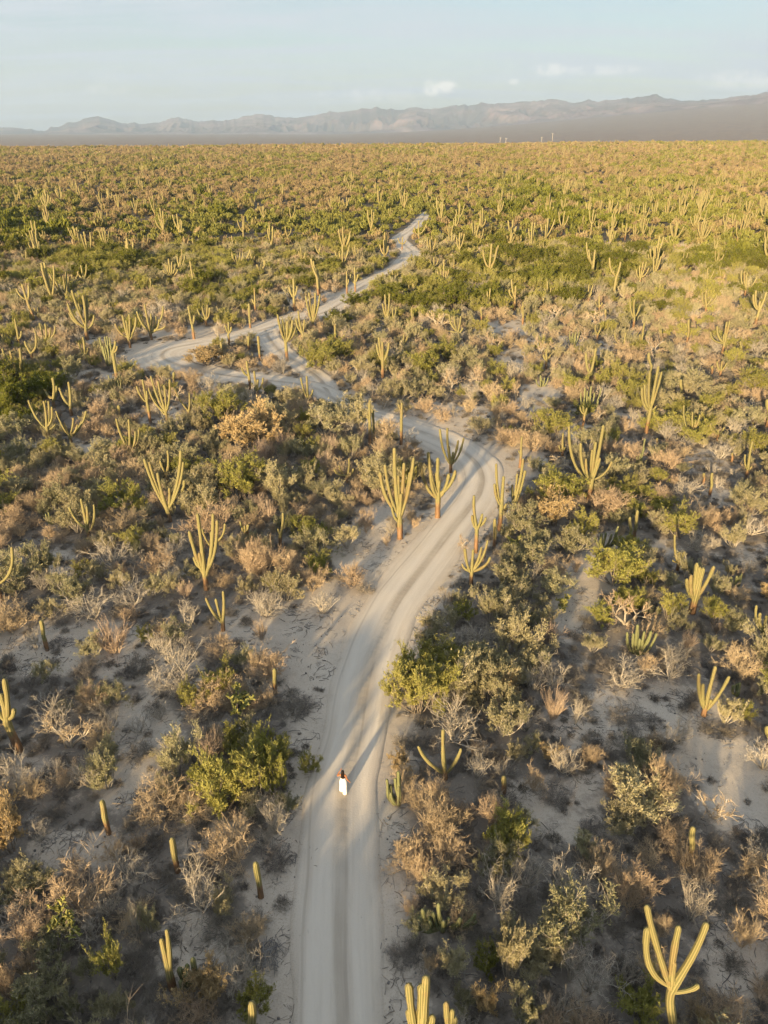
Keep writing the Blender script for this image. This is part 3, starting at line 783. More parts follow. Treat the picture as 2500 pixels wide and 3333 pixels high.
def cactus_parts(tips, fork, rt, ra, g, ribs=11, depth=0.16, n=12, bark_to=1.2, arm_bark=0.0, lean=0.0):
    """tips: local points of arm tips; fork: height of the first fork. -> [(name, v, f, attrs)], the trunk first"""
    bend = [p[3] if len(p) > 3 else None for p in tips]
    tips = [np.array(p[:3], float) for p in tips]
    H = max(p[2] for p in tips)
    main = min(range(len(tips)), key=lambda i: abs(tips[i][0] - lean) + abs(tips[i][1]) - 0.35 * tips[i][2])
    if len(tips) == 1: fork = tips[0][2] * 0.5
    out = []
    tip = tips[main]
    f0 = np.array([tip[0] * 0.08, tip[1] * 0.08, fork]) if not lean else np.array([lean, 0.0, fork])
    path = np.vstack([bez(np.zeros(3) + [0, 0, -0.15], np.array([0, 0, fork * 0.4]), f0 * [1, 1, 0.7], f0, 10)[:-1], bez(f0, f0 + [(tip[0] - lean) * 0.45, tip[1] * 0.45, (tip[2] - fork) * 0.3], np.array([tip[0], tip[1], fork + (tip[2] - fork) * 0.55]), tip, 14)])
    rr = rt * 0.94
    path = resample(path, ra, n + 5)
    rad = rounded(path, 1.0, g, 1.0, 1.0)
    thick = np.interp(path[:, 2], [0, fork, fork + 0.6 * (tip[2] - fork) + 1e-3, tip[2]], [rr * 1.06, rr, ra * 1.05, ra])
    Ltip = np.clip((path[-1, 2] - path[:, 2]) / (ra * 1.3), 0, 1)
    rad = thick * np.sqrt(np.clip(1 - (1 - Ltip) ** 2, 0.02, 1)) * (1 + 0.05 * np.sin(path[:, 2] * 4.0 + g.random() * 6))
    bark = np.clip(1.25 - path[:, 2] / max(bark_to, 0.1), 0, 1)
    out.append(('trunk', *column(path, rad, ribs, depth, bark, np.array([0.35, 1.0, 0.0]))))
    for i, tp in enumerate(tips):
        if i == main: continue
        low = tp[2] < fork + 0.25
        zs = min(fork, tp[2] * 0.55) if low else fork + g.uniform(-0.10, 0.16) * (H - fork) * 0.6
        zs = min(zs, tp[2] - 0.3) if tp[2] > 0.5 else tp[2] * 0.5
        k = np.argmin(np.abs(path[:, 2] - zs)); s = path[k] * [1, 1, 0] + [0, 0, zs]
        off = tp - s; h = off * [1, 1, 0]
        out_d = np.linalg.norm(h) + 1e-6
        k = bend[i] if bend[i] is not None else 1.0 if fork < 0.2 * H else np.clip(off[2] / out_d / 4.5, 0, 1)
        p1 = s + h * (0.64 - 0.22 * k) + [0, 0, off[2] * (0.11 + 0.11 * k)]; p2 = s + h * (0.95 - 0.13 * k) + [0, 0, off[2] * (0.42 + 0.16 * k)]
        pth = bez(s, p1, p2, tp, 20)
        pth = resample(pth, ra, n)
        ref = np.array([-h[1], h[0], 0]) / out_d if out_d > 0.02 else np.array([0, 1.0, 0])
        ref = ref + np.array([0, 0, 0.001])
        r = ra * g.uniform(0.88, 1.10) * (0.8 if tp[2] - zs < 0.22 * H else 1.0)
        rad = rounded(pth, r, g, 1.0, 0.72)
        out.append(('arm', *column(pth, rad, ribs, depth, np.full(len(pth), arm_bark) * np.linspace(1, 0, len(pth)), ref)))
    return out

def pitaya_parts(tips, r, g, ribs=7, depth=0.2, n=9):
    out = []
    for i, tp in enumerate(tips):
        tp = np.array(tp, float); h = tp * [1, 1, 0]
        s = h * 0.18 + [0, 0, -0.05]
        pth = bez(s, s + h * 0.45 + [0, 0, tp[2] * 0.12], h * 0.92 + [0, 0, tp[2] * 0.45], tp, 16)
        pth += 0.03 * np.sin(np.linspace(0, 5, 16))[:, None] * g.normal(size=(1, 3)) * [1, 1, 0]
        pth = resample(pth, r, n)
        d = np.linalg.norm(h); ref = (np.array([-h[1], h[0], 0]) / d if d > 0.02 else np.array([0, 1.0, 0])) + np.array([0, 0, 0.001])
        rad = rounded(pth, r * g.uniform(0.85, 1.15), g, 1.0, 0.8)
        out.append(('stem', *column(pth, rad, ribs, depth, np.linspace(0.5, 0, len(pth)), ref)))
    return out

# tiles of the photograph used for measuring: name -> (x0, y0, zoom)
Z9 = 1659 / 900.0; Z12 = 1659 / 1250.0
TILE = {'T3': (0, 800, Z9), 'T4': (800, 800, Z9), 'T5': (1600, 800, Z9), 'A1': (0, 1400, Z9), 'A2': (800, 1400, Z9), 'A3': (1600, 1400, Z9), 'B1': (0, 2100, Z9), 'B2': (800, 2100, Z9), 'B3': (1600, 2100, Z9),
        'C1': (0, 2700, Z9), 'C2': (800, 2700, Z9), 'C3': (1600, 2700, Z9), 'F1': (0, 450, Z12), 'F2': (1250, 450, Z12)}
def src(tile, x, y):
    a, b, k = TILE[tile]; return a + x / k, b + y / k

def on_ground(px, py):
    """world point where a pixel's ray meets the land"""
    d = px_dir(px, py); p = np.array([0, 0, CAM_H]); k = -CAM_H / min(d[2], -1e-4); k = min(k, 1200.0 / max(d[1], 1e-3))
    if abs(d[2]) * 275 > CAM_H * math.hypot(d[0], d[1]):
        q = p + d * (-CAM_H / d[2]); return np.array([q[0], q[1], ground_z(q[0], q[1])])
    lo, hi = 5.0, k
    for s in np.linspace(5, k, 160):
        q = p + d * s
        if q[2] <= float(terrain(q[0], q[1])): hi = s; break
        lo = s
    for _ in range(25):
        m = 0.5 * (lo + hi); q = p + d * m
        if q[2] <= float(terrain(q[0], q[1])): hi = m
        else: lo = m
    q = p + d * hi
    return np.array([q[0], q[1], ground_z(q[0], q[1])])

def at_depth(px, py, y):
    """world point on a pixel's ray at world y"""
    d = px_dir(px, py); k = y / d[1]; return np.array([d[0] * k, y, CAM_H + d[2] * k])

# (tile, base x, base y, fork y, tips[, options])
CARDON = [
 ('T3',212,98,72,[(178,0),(200,-14),(225,-5),(243,20)]), ('T3',160,108,92,[(130,45),(153,30),(183,60)]), ('T3',205,445,328,[(97,255),(132,228),(170,235)],dict(fx=163)), ('T3',400,332,305,[(298,170),(322,190),(375,175),(395,155),(410,180)]),
 ('T3',525,565,500,[(405,345),(430,265),(470,345),(497,295),(520,320),(563,415),(415,400)]), ('T3',510,232,210,[(462,155),(485,115),(518,110),(548,165)]), ('T3',445,238,222,[(428,170),(460,180),(470,150)]), ('T3',1030,216,196,[(978,145),(990,105),(1010,75),(1030,95),(1052,110),(1067,140)]), ('T3',1080,165,140,[(1062,60),(1090,20),(1110,50)]),
 ('T3',1168,258,225,[(1140,90),(1155,175),(1172,190)]), ('T3',1430,142,118,[(1390,35),(1415,60),(1440,35),(1458,40)]), ('T3',1522,122,95,[(1500,25),(1530,60)]), ('T3',1570,186,155,[(1542,110),(1560,125),(1590,85)]),
 ('T3',910,565,520,[(820,390),(868,350),(905,405),(935,420),(955,440),(978,360),(990,480),(845,425)]), ('T3',782,612,560,[(690,465),(735,415),(757,445),(775,410),(800,490),(815,425)]),
 ('T3',707,822,640,[(690,570),(703,600)]), ('T3',1165,562,480,[(1130,360),(1165,415)]), ('T3',1240,482,440,[(1183,375),(1212,360),(1243,350),(1258,370)]), ('T3',1377,602,530,[(1350,475),(1370,455),(1388,485)]), ('T3',1502,495,430,[(1493,345)]),
 ('T3',1533,398,350,[(1525,250),(1513,318)]), ('T3',1342,232,210,[(1340,185)]), ('T3',910,282,250,[(900,190),(918,232)]), ('T3',280,604,575,[(205,505),(235,460),(270,465),(300,490),(330,480),(348,560)]), ('T3',118,592,560,[(87,435),(105,520),(127,510)]),
 ('T3',200,692,650,[(148,570),(215,530)]), ('T3',115,822,780,[(12,615),(60,630),(118,615)]), ('T3',515,692,665,[(470,580),(497,545),(527,610)]), ('T3',302,1192,1098,[(170,925),(262,930),(290,930),(310,965),(332,1060)]),
 ('T3',430,1192,1155,[(335,990),(385,1060),(440,1030),(465,1070),(490,1050),(517,990)]), ('T3',325,970,930,[(265,860),(315,790),(338,840)]), ('T3',430,1020,975,[(355,850),(410,815)]), ('T3',905,1066,950,[(820,840),(855,800),(880,870)]),
 ('T3',1008,1072,1010,[(890,850),(905,780),(918,870),(948,810),(985,835),(1018,800)]), ('T3',1135,1034,1000,[(1045,850),(1110,945),(1135,880),(1168,870)]), ('T3',1046,842,800,[(1042,757)]), ('T3',722,1034,1000,[(710,955)]),
 ('T3',785,1285,1225,[(697,1035),(740,1145),(772,1040),(812,1110),(832,1100)]), ('T3',1545,908,870,[(1510,820),(1525,750),(1547,800),(1578,790)]), ('T3',1503,865,790,[(1450,730),(1480,690),(1492,760)]), ('T3',1493,628,590,[(1490,540)]), ('T3',1560,682,610,[(1548,540)]), ('T3',1335,682,640,[(1325,575)]),
 ('T3',30,602,580,[(12,530),(30,560)]), ('T3',228,432,410,[(205,370),(228,365)]),
 ('T4',292,392,305,[(260,245),(285,195),(308,240),(272,272)]), ('T4',442,292,200,[(390,75),(405,90),(430,140)]), ('T4',248,692,588,[(190,410),(220,440),(250,450),(280,445),(297,480)]), ('T4',345,584,530,[(315,390),(300,440),(352,440)]),
 ('T4',405,505,470,[(360,300),(380,280),(418,280),(445,290),(430,360),(400,350)]), ('T4',607,287,240,[(605,150),(617,200)]), ('T4',657,277,225,[(628,170),(653,130),(672,170)]), ('T4',95,182,160,[(68,110),(90,110),(115,85)]), ('T4',45,122,95,[(25,20),(50,60)]),
 ('T4',437,72,45,[(420,0),(447,-5)]), ('T4',337,112,90,[(318,30),(330,10),(357,35)]), ('T4',890,207,195,[(880,145),(915,165)]), ('T4',1128,162,130,[(1085,90),(1105,80),(1130,65),(1155,75)]), ('T4',1185,254,215,[(1150,150),(1165,115),(1190,80),(1205,150),(1218,140)]),
 ('T4',1247,142,125,[(1220,85),(1250,80),(1275,95)]), ('T4',1375,62,45,[(1345,10),(1370,0),(1395,20)]), ('T4',848,474,440,[(820,345),(835,290),(862,285),(868,390)]), ('T4',890,482,450,[(880,370),(903,365)]), ('T4',1000,472,440,[(995,365),(1004,405)]),
 ('T4',980,284,260,[(978,235)]), ('T4',1004,284,255,[(1005,225)]), ('T4',1268,555,525,[(1195,500),(1220,410),(1250,420),(1290,420),(1302,490)]), ('T4',945,612,590,[(925,550),(948,530),(970,540)]), ('T4',822,792,700,[(785,590),(798,545),(820,575),(860,580)]),
 ('T4',1610,388,325,[(1555,300),(1580,260),(1595,200),(1620,240)]), ('T4',537,574,520,[(535,470)]), ('T4',745,1192,1060,[(742,925),(729,1010)]), ('T4',768,1168,1080,[(762,985)]), ('T4',932,1192,985,[(918,950),(936,940)]), ('T4',693,1008,940,[(690,880)]), ('T4',378,1004,925,[(330,790),(365,780),(402,860)]),
 ('T4',1413,452,420,[(1412,380)]),
 ('T5',602,194,108,[(572,0),(588,45),(622,25)]), ('T5',728,318,190,[(708,70),(733,150),(775,95),(752,215),(715,283)]), ('T5',888,234,200,[(870,140),(890,115),(910,95),(930,95),(945,130)]), ('T5',980,148,110,[(940,50),(955,20),(985,5),(1010,10),(1035,30)]), ('T5',315,68,50,[(290,0),(310,-20),(345,0)]),
 ('T5',340,322,295,[(318,255),(335,215),(358,250)]), ('T5',472,322,300,[(470,255)]), ('T5',580,338,310,[(560,280),(585,230),(610,230),(600,275)]), ('T5',645,397,370,[(625,335),(648,300),(665,340)]), ('T5',310,392,350,[(312,310)]), ('T5',186,472,420,[(190,335),(180,362)]), ('T5',680,454,420,[(685,380)]),
 ('T5',850,494,435,[(832,315),(858,320),(893,350)]), ('T5',1288,244,215,[(1272,165),(1300,130),(1335,150)]), ('T5',1282,404,360,[(1265,280),(1290,265),(1320,310),(1355,290)]), ('T5',1342,142,115,[(1330,60),(1345,30),(1365,40),(1395,50)]), ('T5',1382,204,180,[(1370,120),(1390,150),(1412,145)]), ('T5',1152,132,110,[(1140,80),(1155,45),(1178,40)]),
 ('T5',1520,298,265,[(1487,245),(1500,150),(1520,150),(1535,160),(1595,180),(1585,235)]), ('T5',1580,484,395,[(1572,290),(1588,265),(1612,330),(1650,275)]), ('T5',1022,342,310,[(1010,230),(1030,230),(1018,300)]), ('T5',1046,342,310,[(1052,260)]), ('T5',1182,304,280,[(1150,250),(1190,230)]), ('T5',632,564,530,[(622,475),(655,490)]),
 ('T5',790,624,595,[(730,580),(740,520),(770,570),(805,520),(877,520)]), ('T5',892,624,570,[(918,460),(890,530)]), ('T5',1172,578,520,[(1185,440)]), ('T5',1015,574,540,[(1018,505)]), ('T5',1382,655,590,[(1315,515),(1355,480),(1412,455),(1430,450),(1395,530)]), ('T5',1490,652,610,[(1495,570)]), ('T5',325,742,685,[(312,650),(330,615),(355,650)]),
 ('T5',583,834,780,[(567,640),(627,610)]), ('T5',545,1104,1010,[(532,965),(550,960),(572,970)]), ('T5',927,1124,985,[(903,850),(920,830),(952,745),(1002,720),(1022,755),(988,960)]), ('T5',948,800,720,[(945,640)]), ('T5',1130,924,860,[(1138,800)]), ('T5',1195,1170,1125,[(1155,955),(1207,995),(1228,1045),(1252,1010)]),
 ('T5',1355,1170,1130,[(1315,1065),(1335,1105),(1360,1100),(1397,1085)]), ('T5',1370,784,750,[(1355,690),(1385,690),(1412,700)]), ('T5',1320,770,745,[(1325,718)]), ('T5',1652,1090,1000,[(1657,920)]),
 ('A1',1022,548,500,[(865,170),(895,190),(945,255),(1016,345),(1085,120),(1100,190)]), ('A1',1010,334,268,[(960,180),(1005,120)]), ('A1',540,664,610,[(415,460),(485,410),(520,455),(563,445),(500,470)]), ('A1',1240,955,868,[(1135,605),(1185,500),(1163,760),(1278,500),(1303,540),(1195,735),(1255,760)]),
 ('A1',1270,730,690,[(1212,590),(1265,610),(1350,560)]), ('A1',1340,1205,1160,[(1235,1005),(1295,1010),(1338,965)]), ('A1',285,1322,1240,[(245,1140)]), ('A1',12,1035,925,[(70,700),(-30,800)]), ('A1',1470,644,620,[(1440,545),(1467,572),(1490,567)]), ('A1',716,384,350,[(703,290),(737,350)]), ('A1',1098,432,390,[(1105,300)]),
 ('A2',925,652,535,[(805,250),(835,205),(892,105),(950,195),(1008,165),(915,270),(877,460),(932,380),(985,250)],dict(rt=.23)), ('A2',1150,528,400,[(1048,190),(1095,130),(1108,260),(1153,165),(1140,255),(1220,260),(1258,240),(1162,300)],dict(rt=.22)),
 ('A2',1230,255,198,[(1165,-8),(1210,-15),(1245,130),(1275,60),(1308,45),(1220,95)]), ('A2',610,314,285,[(530,230),(560,210),(590,262),(620,170),(645,230),(672,265)]), ('A2',207,692,640,[(222,495),(193,590)]), ('A2',1380,735,600,[(1370,390),(1358,510),(1420,500),(1442,520)]),
 ('A2',1350,938,865,[(1298,800),(1315,710),(1365,715),(1415,700),(1452,660),(1467,760)]), ('A2',1522,604,480,[(1503,200),(1493,320),(1548,275),(1562,440)]), ('A2',1490,704,620,[(1495,530)]), ('A2',12,642,600,[(12,565)]),
 ('A3',125,514,450,[(125,325),(155,260),(190,170),(202,240)]), ('A3',170,224,150,[(182,38),(163,120)]), ('A3',582,425,320,[(465,-25),(535,75),(567,170),(605,115),(625,70),(672,-32),(650,165),(722,185)]), ('A3',1308,392,320,[(1325,255)]), ('A3',1270,322,290,[(1276,255)]),
 ('A3',1525,292,235,[(1522,145),(1567,65),(1562,215)]), ('A3',826,674,600,[(832,520)]), ('A3',852,656,580,[(877,480)]), ('A3',1115,838,800,[(1100,625),(1085,780),(1130,730),(1157,730)]), ('A3',1200,1098,1025,[(1173,890),(1198,870),(1235,795),(1252,820),(1272,825),(1335,815),(1248,990)],dict(rt=.24)),
 ('A3',1622,1305,1230,[(1590,1050),(1612,1095),(1652,1110)]), ('A3',425,154,125,[(405,90),(430,15),(442,100)]), ('A3',990,104,75,[(995,45)]), ('A3',1440,192,165,[(1445,135)]),
 ('B1',118,642,468,[(25,200),(3,290),(82,380),(-8,400)],dict(rt=.2, fx=45)), ('B1',655,1135,1030,[(610,930)]), ('B2',178,288,215,[(172,140)]), ('B2',1195,805,768,[(1035,605),(1185,505),(1292,620)]), ('B2',1546,884,840,[(1550,782)]),
 ('B3',1270,425,390,[(1245,170),(1270,230),(1345,125),(1427,185),(1318,325)]), ('B3',1175,1312,1200,[(1212,1090)]), ('B3',1652,640,560,[(1657,485)]), ('B3',70,905,850,[(75,785)]),
 ('C1',1067,255,160,[(1030,50)]), ('C1',1566,404,300,[(1533,195)]), ('C1',1040,965,880,[(968,655),(1000,600)]), ('C1',1528,1290,1180,[(1510,1035)],dict(rt=.17)),
 ('C2',1048,1440,1330,[(978,925),(1058,930),(1083,880),(978,1080),(1048,1095),(1122,1115)],dict(rt=.2)), ('C2',1225,1420,1300,[(1203,1035),(1257,1125),(1240,1080)]),
 ('C3',1078,1290,958,[(932,455,1.6),(936,590,.3),(1125,578),(1098,795),(1197,765),(1292,560),(1108,905),(1242,930)],dict(rt=.155, fx=1080)),
 # far field, larger ones
 ('F1',150,528,505,[(122,450),(140,445),(155,450),(172,460)]), ('F1',110,540,520,[(95,500),(115,490),(130,505)]), ('F1',330,440,425,[(310,420),(322,400),(340,395),(352,425)]), ('F1',735,615,590,[(702,570),(722,545),(745,530),(765,560),(780,510)]), ('F1',1130,590,570,[(1108,545),(1140,525)]), ('F1',1030,565,545,[(1000,500),(1030,510),(1050,490)]),
 ('F1',1375,680,600,[(1345,520),(1360,560)]), ('F1',560,495,475,[(550,430),(567,440)]), ('F1',628,484,462,[(618,430),(640,425)]), ('F1',465,460,440,[(440,415),(455,400),(480,420)]), ('F1',1262,380,350,[(1250,300),(1275,290)]), ('F1',1245,460,425,[(1232,380),(1258,390)]), ('F1',1375,515,490,[(1362,460),(1388,455)]), ('F1',1305,545,520,[(1290,490),(1300,470),(1320,490)]),
 ('F1',1430,315,295,[(1418,265),(1430,250),(1445,270)]), ('F1',1600,445,425,[(1588,400),(1612,395)]), ('F1',938,400,385,[(920,340),(935,370),(955,355)]), ('F1',780,435,410,[(770,365),(785,355),(795,390)]), ('F1',440,380,360,[(420,310),(440,320),(462,310)]), ('F1',1010,480,465,[(1000,420),(1020,440)]), ('F1',85,450,430,[(50,410),(75,405),(100,410)]), ('F1',840,490,465,[(830,430),(850,440)]), ('F1',885,445,425,[(878,400),(893,415)]), ('F1',1065,545,520,[(1078,480),(1100,510)]),
 ('F2',895,600,545,[(875,450),(885,480),(912,480)]), ('F2',1090,355,330,[(1065,300),(1080,280),(1105,285),(1125,300)]), ('F2',1040,440,410,[(1015,385),(1030,365),(1050,365),(1065,380)]), ('F2',975,455,430,[(962,400),(978,395),(992,405)]), ('F2',925,415,390,[(910,365),(930,350),(945,360)]), ('F2',1105,415,400,[(1088,380),(1110,360),(1130,380)]),
 ('F2',690,510,485,[(672,450),(690,470),(712,455)]), ('F2',630,490,470,[(612,445),(630,440),(648,450)]), ('F2',335,470,450,[(312,425),(335,410),(355,420)]), ('F2',415,470,440,[(398,400),(412,410),(430,390)]), ('F2',385,515,490,[(365,470),(390,465),(408,480)]), ('F2',150,445,420,[(130,385),(150,355),(182,370)]), ('F2',78,480,460,[(60,430),(80,425),(95,440)]), ('F2',190,300,280,[(168,245),(185,235),(207,250)]),
 ('F2',535,465,450,[(522,435),(545,430)]), ('F2',1265,405,385,[(1258,350),(1278,355)]), ('F2',1380,370,350,[(1345,325),(1365,310),(1395,310),(1420,330)]), ('F2',1410,260,245,[(1393,215),(1410,205),(1425,212)]), ('F2',1105,245,225,[(1080,200),(1105,190),(1128,205)]), ('F2',1200,245,225,[(1182,200),(1205,195),(1222,205)]), ('F2',1215,340,320,[(1197,295),(1215,285),(1232,300)]),
 ('F2',1570,325,305,[(1558,280),(1580,270)]), ('F2',1625,495,475,[(1597,455),(1615,450),(1635,455),(1655,465)]), ('F2',1500,395,370,[(1488,340),(1508,320),(1520,330)]), ('F2',1235,475,455,[(1215,430),(1235,420),(1250,435)]), ('F2',510,310,295,[(485,275),(505,270),(525,285)]), ('F2',660,315,300,[(645,275),(662,270),(678,280)]), ('F2',250,320,300,[(235,270),(255,260),(268,275)]), ('F2',1080,495,475,[(1068,440),(1085,450),(1102,445)]), ('F2',885,445,425,[(875,405),(895,400)]), ('F2',850,440,415,[(842,380),(865,395)]),
]
PITAYA = [
 ('T3',655,722,[(598,550),(630,545),(640,540),(655,550),(670,590),(688,570),(615,600)],.11), ('T5',490,604,[(450,545),(470,510),(490,520),(510,515),(527,515)],.1), ('T5',300,844,[(268,800),(295,775),(318,790),(342,790)],.09), ('T5',590,995,[(535,880),(560,850),(575,870),(600,840),(657,850),(640,930),(620,880)],.1),
 ('T5',1575,850,[(1540,720),(1560,710),(1590,720),(1605,740),(1600,800)],.1), ('A3',668,704,[(625,640),(660,620),(685,615),(765,575),(755,640)],.09), ('A3',890,1345,[(812,1210),(850,1215),(877,1165),(920,1210),(952,1200),(987,1220)],.09), ('A3',885,214,[(872,150),(895,140),(922,50),(910,130)],.09),
 ('A3',1470,934,[(1440,880),(1470,870),(1507,862)],.08), ('A1',300,564,[(275,500),(290,490),(317,530)],.08), ('B2',925,955,[(835,800),(850,840),(905,800),(918,760),(860,900)],.08), ('C1',1115,925,[(1080,830),(1108,820),(1165,770),(1140,860)],.09), ('B3',1470,300,[(1450,235),(1495,228)],.08), ('T3',705,880,[(650,775),(690,790),(720,770),(735,800)],.08),
 ('C2',1190,600,[(1130,440),(1170,345),(1055,405),(1040,470),(1215,480),(1240,560),(1290,520),(1330,560),(1100,540),(1150,600),(1385,520),(1060,600),(1285,470),(1380,440),(1020,580),(1180,540),(1260,600)],.085),
]

things = []      # (object, kind word, px, py, look)
cells = {}
def occupy(x, y, r):
    cells.setdefault((int(x // 4), int(y // 4)), []).append((x, y, r))
def is_free(x, y, r, f):
    cx, cy = int(x // 4), int(y // 4)
    for a in (-1, 0, 1):
        for b in (-1, 0, 1):
            for (u, v, s) in cells.get((cx + a, cy + b), ()):
                if (u - x) ** 2 + (v - y) ** 2 < ((r + s) * f) ** 2: return False
    return True

NUM = {1: 'single', 2: 'two', 3: 'three', 4: 'four', 5: 'five', 6: 'six', 7: 'seven', 8: 'eight', 9: 'nine', 10: 'ten'}
def tips_world(tile, bx, by, tips, g, fork=None):
    px, py = src(tile, bx, by); b = on_ground(px, py)
    P = [at_depth(*src(tile, *tp[:2]), b[1]) for tp in tips]
    spread = max(0.15, np.std([p[0] for p in P])) if len(P) > 1 else 0.0
    out = []
    for p, tp in zip(P, tips):
        dy = g.uniform(-0.8, 0.8) * spread * np.clip((b[1] - 8) / 60.0, 0.08, 1.0) * (0.5 if abs(p[0] - b[0]) < spread * 0.6 else 1.0)
        q = at_depth(*src(tile, *tp[:2]), b[1] + dy) - b; out.append(q if len(tp) < 3 else np.append(q, tp[2]))
    fz = None if fork is None else at_depth(*src(tile, bx, fork), b[1])[2] - b[2]
    return px, py, b, out, fz

def add_thing(parts, name, material, b, px, py, look, kind):
    e = bpy.data.objects.new(name, None); COL.objects.link(e); e.location = tuple(b); e.empty_display_size = 0.5
    for nm, v, f, at in parts:
        obj(nm, mesh_from(nm, v, f, material, at, True), e)
    things.append((e, kind, px, py, look)); return e

TIPS = []       # tip pixels of the measured near cacti
def build_cardons():
    for i, c in enumerate(CARDON):
        g = np.random.default_rng(500 + i); opt = c[5] if len(c) > 5 else {}
        px, py, b, tips, fz = tips_world(c[0], c[1], c[2], c[4], g, c[3])
        H = max(p[2] for p in tips); dist = math.hypot(b[0], b[1])
        if py > 1750: TIPS.extend(src(c[0], *tp[:2]) for tp in c[4])
        fz = max(0.25, min(fz, 0.8 * H))
        rt = opt.get('rt', np.clip(0.09 + 0.015 * H, 0.12, 0.21)); ra = np.clip(rt * 0.64, 0.085, 0.13)
        if len(tips) == 1: rt = min(rt, 0.145); ra = rt * 0.95
        if dist > 75: rt *= 1.25; ra *= 1.42
        ribs, dep, n = (8, 0.30, 14) if dist < 45 else (9, 0.24, 12) if dist < 75 else ((8, 0.12, 9) if dist < 120 else (7, 0.0, 6))
        parts = cactus_parts(tips, fz, rt, ra, g, ribs, dep, n, bark_to=min(0.75 * fz + 0.5, 1.9) if len(tips) > 1 else 1.1, arm_bark=0.25, lean=(at_depth(*src(c[0], opt['fx'], c[3]), b[1])[0] - b[0]) if 'fx' in opt else 0.0)
        na = len(tips) - 1
        size = 'tall' if H > 6 else ('short' if H < 2.6 else 'mid-sized')
        look = f'{size} single-stemmed cardon cactus' if na == 0 else f'{size} {NUM[na].replace("single", "one")}-armed cardon cactus'
        add_thing(parts, 'cardon_cactus', M['cardon'], b, px, py, look, 'cardon_cactus')
        occupy(b[0], b[1], 0.35)
build_cardons()

def build_pitayas():
    for i, c in enumerate(PITAYA):
        g = np.random.default_rng(900 + i)
        px, py, b, tips, _ = tips_world(c[0], c[1], c[2], c[3], g)
        tips = [np.array([p[0], p[1], max(p[2] * (0.62 if len(tips) > 12 else 1.0), 0.25)]) for p in tips]
        extra = [t_ * [g.uniform(.3, .8), 1, g.uniform(.6, .85)] + [0, g.uniform(-.3, .3), 0] for t_ in tips[:4]]
        parts = pitaya_parts(tips + extra, c[4], g, 7 if math.hypot(b[0], b[1]) < 75 else 5, 0.2 if math.hypot(b[0], b[1]) < 75 else 0.0)
        low = max(p[2] for p in tips) < 1.6
        add_thing(parts, 'organ_pipe_cactus', M['pitaya'], b, px, py, ('sprawling dark green' if len(tips) > 12 else 'low dark green' if low else 'dark green') + ' thin-stemmed cactus', 'organ_pipe_cactus')
        occupy(b[0], b[1], 0.6)
build_pitayas()

